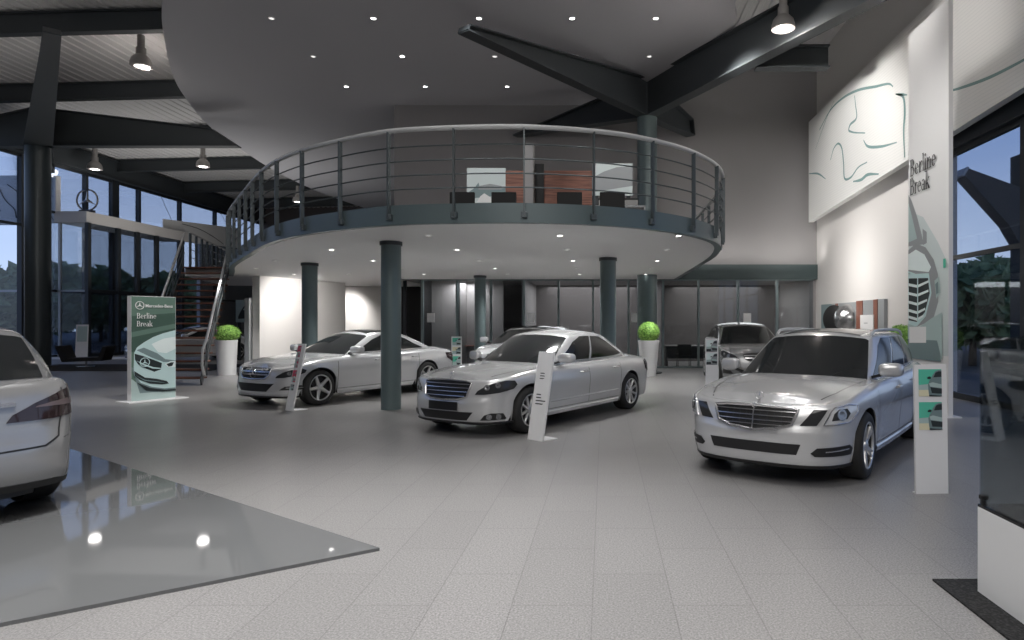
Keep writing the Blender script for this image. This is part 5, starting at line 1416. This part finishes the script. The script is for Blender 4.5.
for x, y in ((-5.4,12.88),(-.73,10.78),(-2.91,15.2),(-.73,15.2),(1.24,15.2),(-5.4,15.2),(-7.68,17.35),(-2.91,19.5),(-7.68,19.5),(-.73,19.5),(-9.3,18.4)): pool(x, y, 190, 120, .8, 2.96)
pool(-9.0,12.4,700,34); lamp('SPOT', (-5.0,9.2,8.7), 1700, .1, (-9.2,13.3,1.0), cone=22, blend=.7); pool(2.0,11.2,260,40); pool(2.2,14.6,60,60); pool(1.5,17.9,170,110,.8,2.96); pool(-10.6,18.2,60,110,.8,2.9)
lamp('SPOT', (-9.75,25.0,2.95), 330, .25, (-10.5,26.1,1.4), cone=100, blend=.8)
lamp('SPOT', (-8.9,20.2,2.9), 330, .3, (-10.5,21.6,1.5), cone=120, blend=.9)
lamp('SPOT', (2.0,15.4,7.7), 950, .12, (6.8,17.4,5.4), cone=84, blend=.8); lamp('SPOT', (1.2,9.6,8.4), 900, .2, (5.6,11.2,3.4), cone=46, blend=1); lamp('SPOT', (2.6,10.5,8.6), 260, .3, (6.8,12.6,6.6), cone=55, blend=1)
lamp('AREA', (5.2,18.2,3.2), 40, 1.2, (7.2,18.4,2.6))
lamp('AREA', (4.8,21.2,3.62), 16, 4.4, (4.8,21.95,5.0), sy=.15); lamp('AREA', (-5.6,21.2,3.4), 3, 2.4, (-5.6,21.95,4.6), sy=.15)
lamp('SPOT', (-2.9,12.4,8.8), 420, .1, (-2.8,16.5,4.9), (1,1,1), 34, .8); lamp('SPOT', (.2,12.4,8.8), 320, .1, (.2,16.4,5.0), (1,1,1), 26, .8)
for x, y, e in ((1.9,7.6,260),(2.7,8.6,240),(-1.4,10.0,280),(-5.9,13.0,0)):
    if e: pool(x, y, e, 34, 1)
lamp('POINT', (-13.39,19.0,8.95), 110, .12, col=(1,.90,.84)); lamp('POINT', (3.86,14.0,7.76), 90, .12, col=(1,.90,.84))
lamp('POINT', (-18.5,30,8.6), 12, .25); lamp('POINT', (-23.5,30,8.5), 12, .25)
lamp('AREA', (-1,-3.5,8.4), 430, 9, (-1,8,0), sy=5)  # fill light added behind the camera to lighten the cars
lamp('AREA', (-4.9,22.6,2.9), 42, 1.0, (-4.9,22.7,0)); lamp('AREA', (-.5,24.3,2.95), 90, 3.5, (-.5,24.3,0)); lamp('AREA', (4.5,24.3,2.95), 80, 3.5, (4.5,24.3,0))
lamp('AREA', (-18,30,3.0), 170, 6, (-18,30,12)); lamp('AREA', (-17,17,3.0), 50, 5, (-17,17,12))  # unseen uplights added to brighten the ribbed deck on the left
# dusk sky
wd = bpy.data.worlds.new('dusk'); SC.world = wd; wd.use_nodes = True
n, l = wd.node_tree.nodes, wd.node_tree.links; bg = n['Background']
tc = n.new('ShaderNodeTexCoord'); sx = n.new('ShaderNodeSeparateXYZ'); rp = n.new('ShaderNodeValToRGB'); ns_ = n.new('ShaderNodeTexNoise'); ns_.inputs['Scale'].default_value = 3; ns_.inputs['Detail'].default_value = 5
mp = n.new('ShaderNodeMapping'); mp.inputs['Scale'].default_value = (1,1,5); ad = n.new('ShaderNodeMath'); ad.operation = 'MULTIPLY_ADD'; ad.inputs[1].default_value = .10
l.new(tc.outputs['Generated'], sx.inputs[0]); l.new(tc.outputs['Generated'], mp.inputs[0]); l.new(mp.outputs[0], ns_.inputs['Vector']); l.new(ns_.outputs['Fac'], ad.inputs[0]); l.new(sx.outputs['Z'], ad.inputs[2]); l.new(ad.outputs[0], rp.inputs[0]); l.new(rp.outputs[0], bg.inputs[0])
e = rp.color_ramp.elements; e[0].position = .0; e[0].color = (*srgb(150,162,180),1); e[1].position = .75; e[1].color = (*srgb(62,84,128),1)
x_ = e.new(.12); x_.color = (*srgb(164,178,204),1); x_ = e.new(.32); x_.color = (*srgb(112,134,178),1)
bg.inputs[1].default_value = 1.6
SC.view_settings.view_transform = 'Standard'; SC.view_settings.look = 'None'; SC.view_settings.gamma = 1; SC.view_settings.exposure = .35
SC.view_settings.use_curve_mapping = False
# ------------------------------------------------------------------ camera
cd = bpy.data.cameras.new('camera'); co = bpy.data.objects.new('camera', cd); COL.objects.link(co); SC.camera = co
cd.sensor_width = 36; cd.lens = 650/1024*36; cd.shift_x = -92/1024; cd.shift_y = 2/1024; cd.clip_start = .05; cd.clip_end = 400
co.location = (0,0,1.56); co.rotation_euler = (PI/2,0,0)
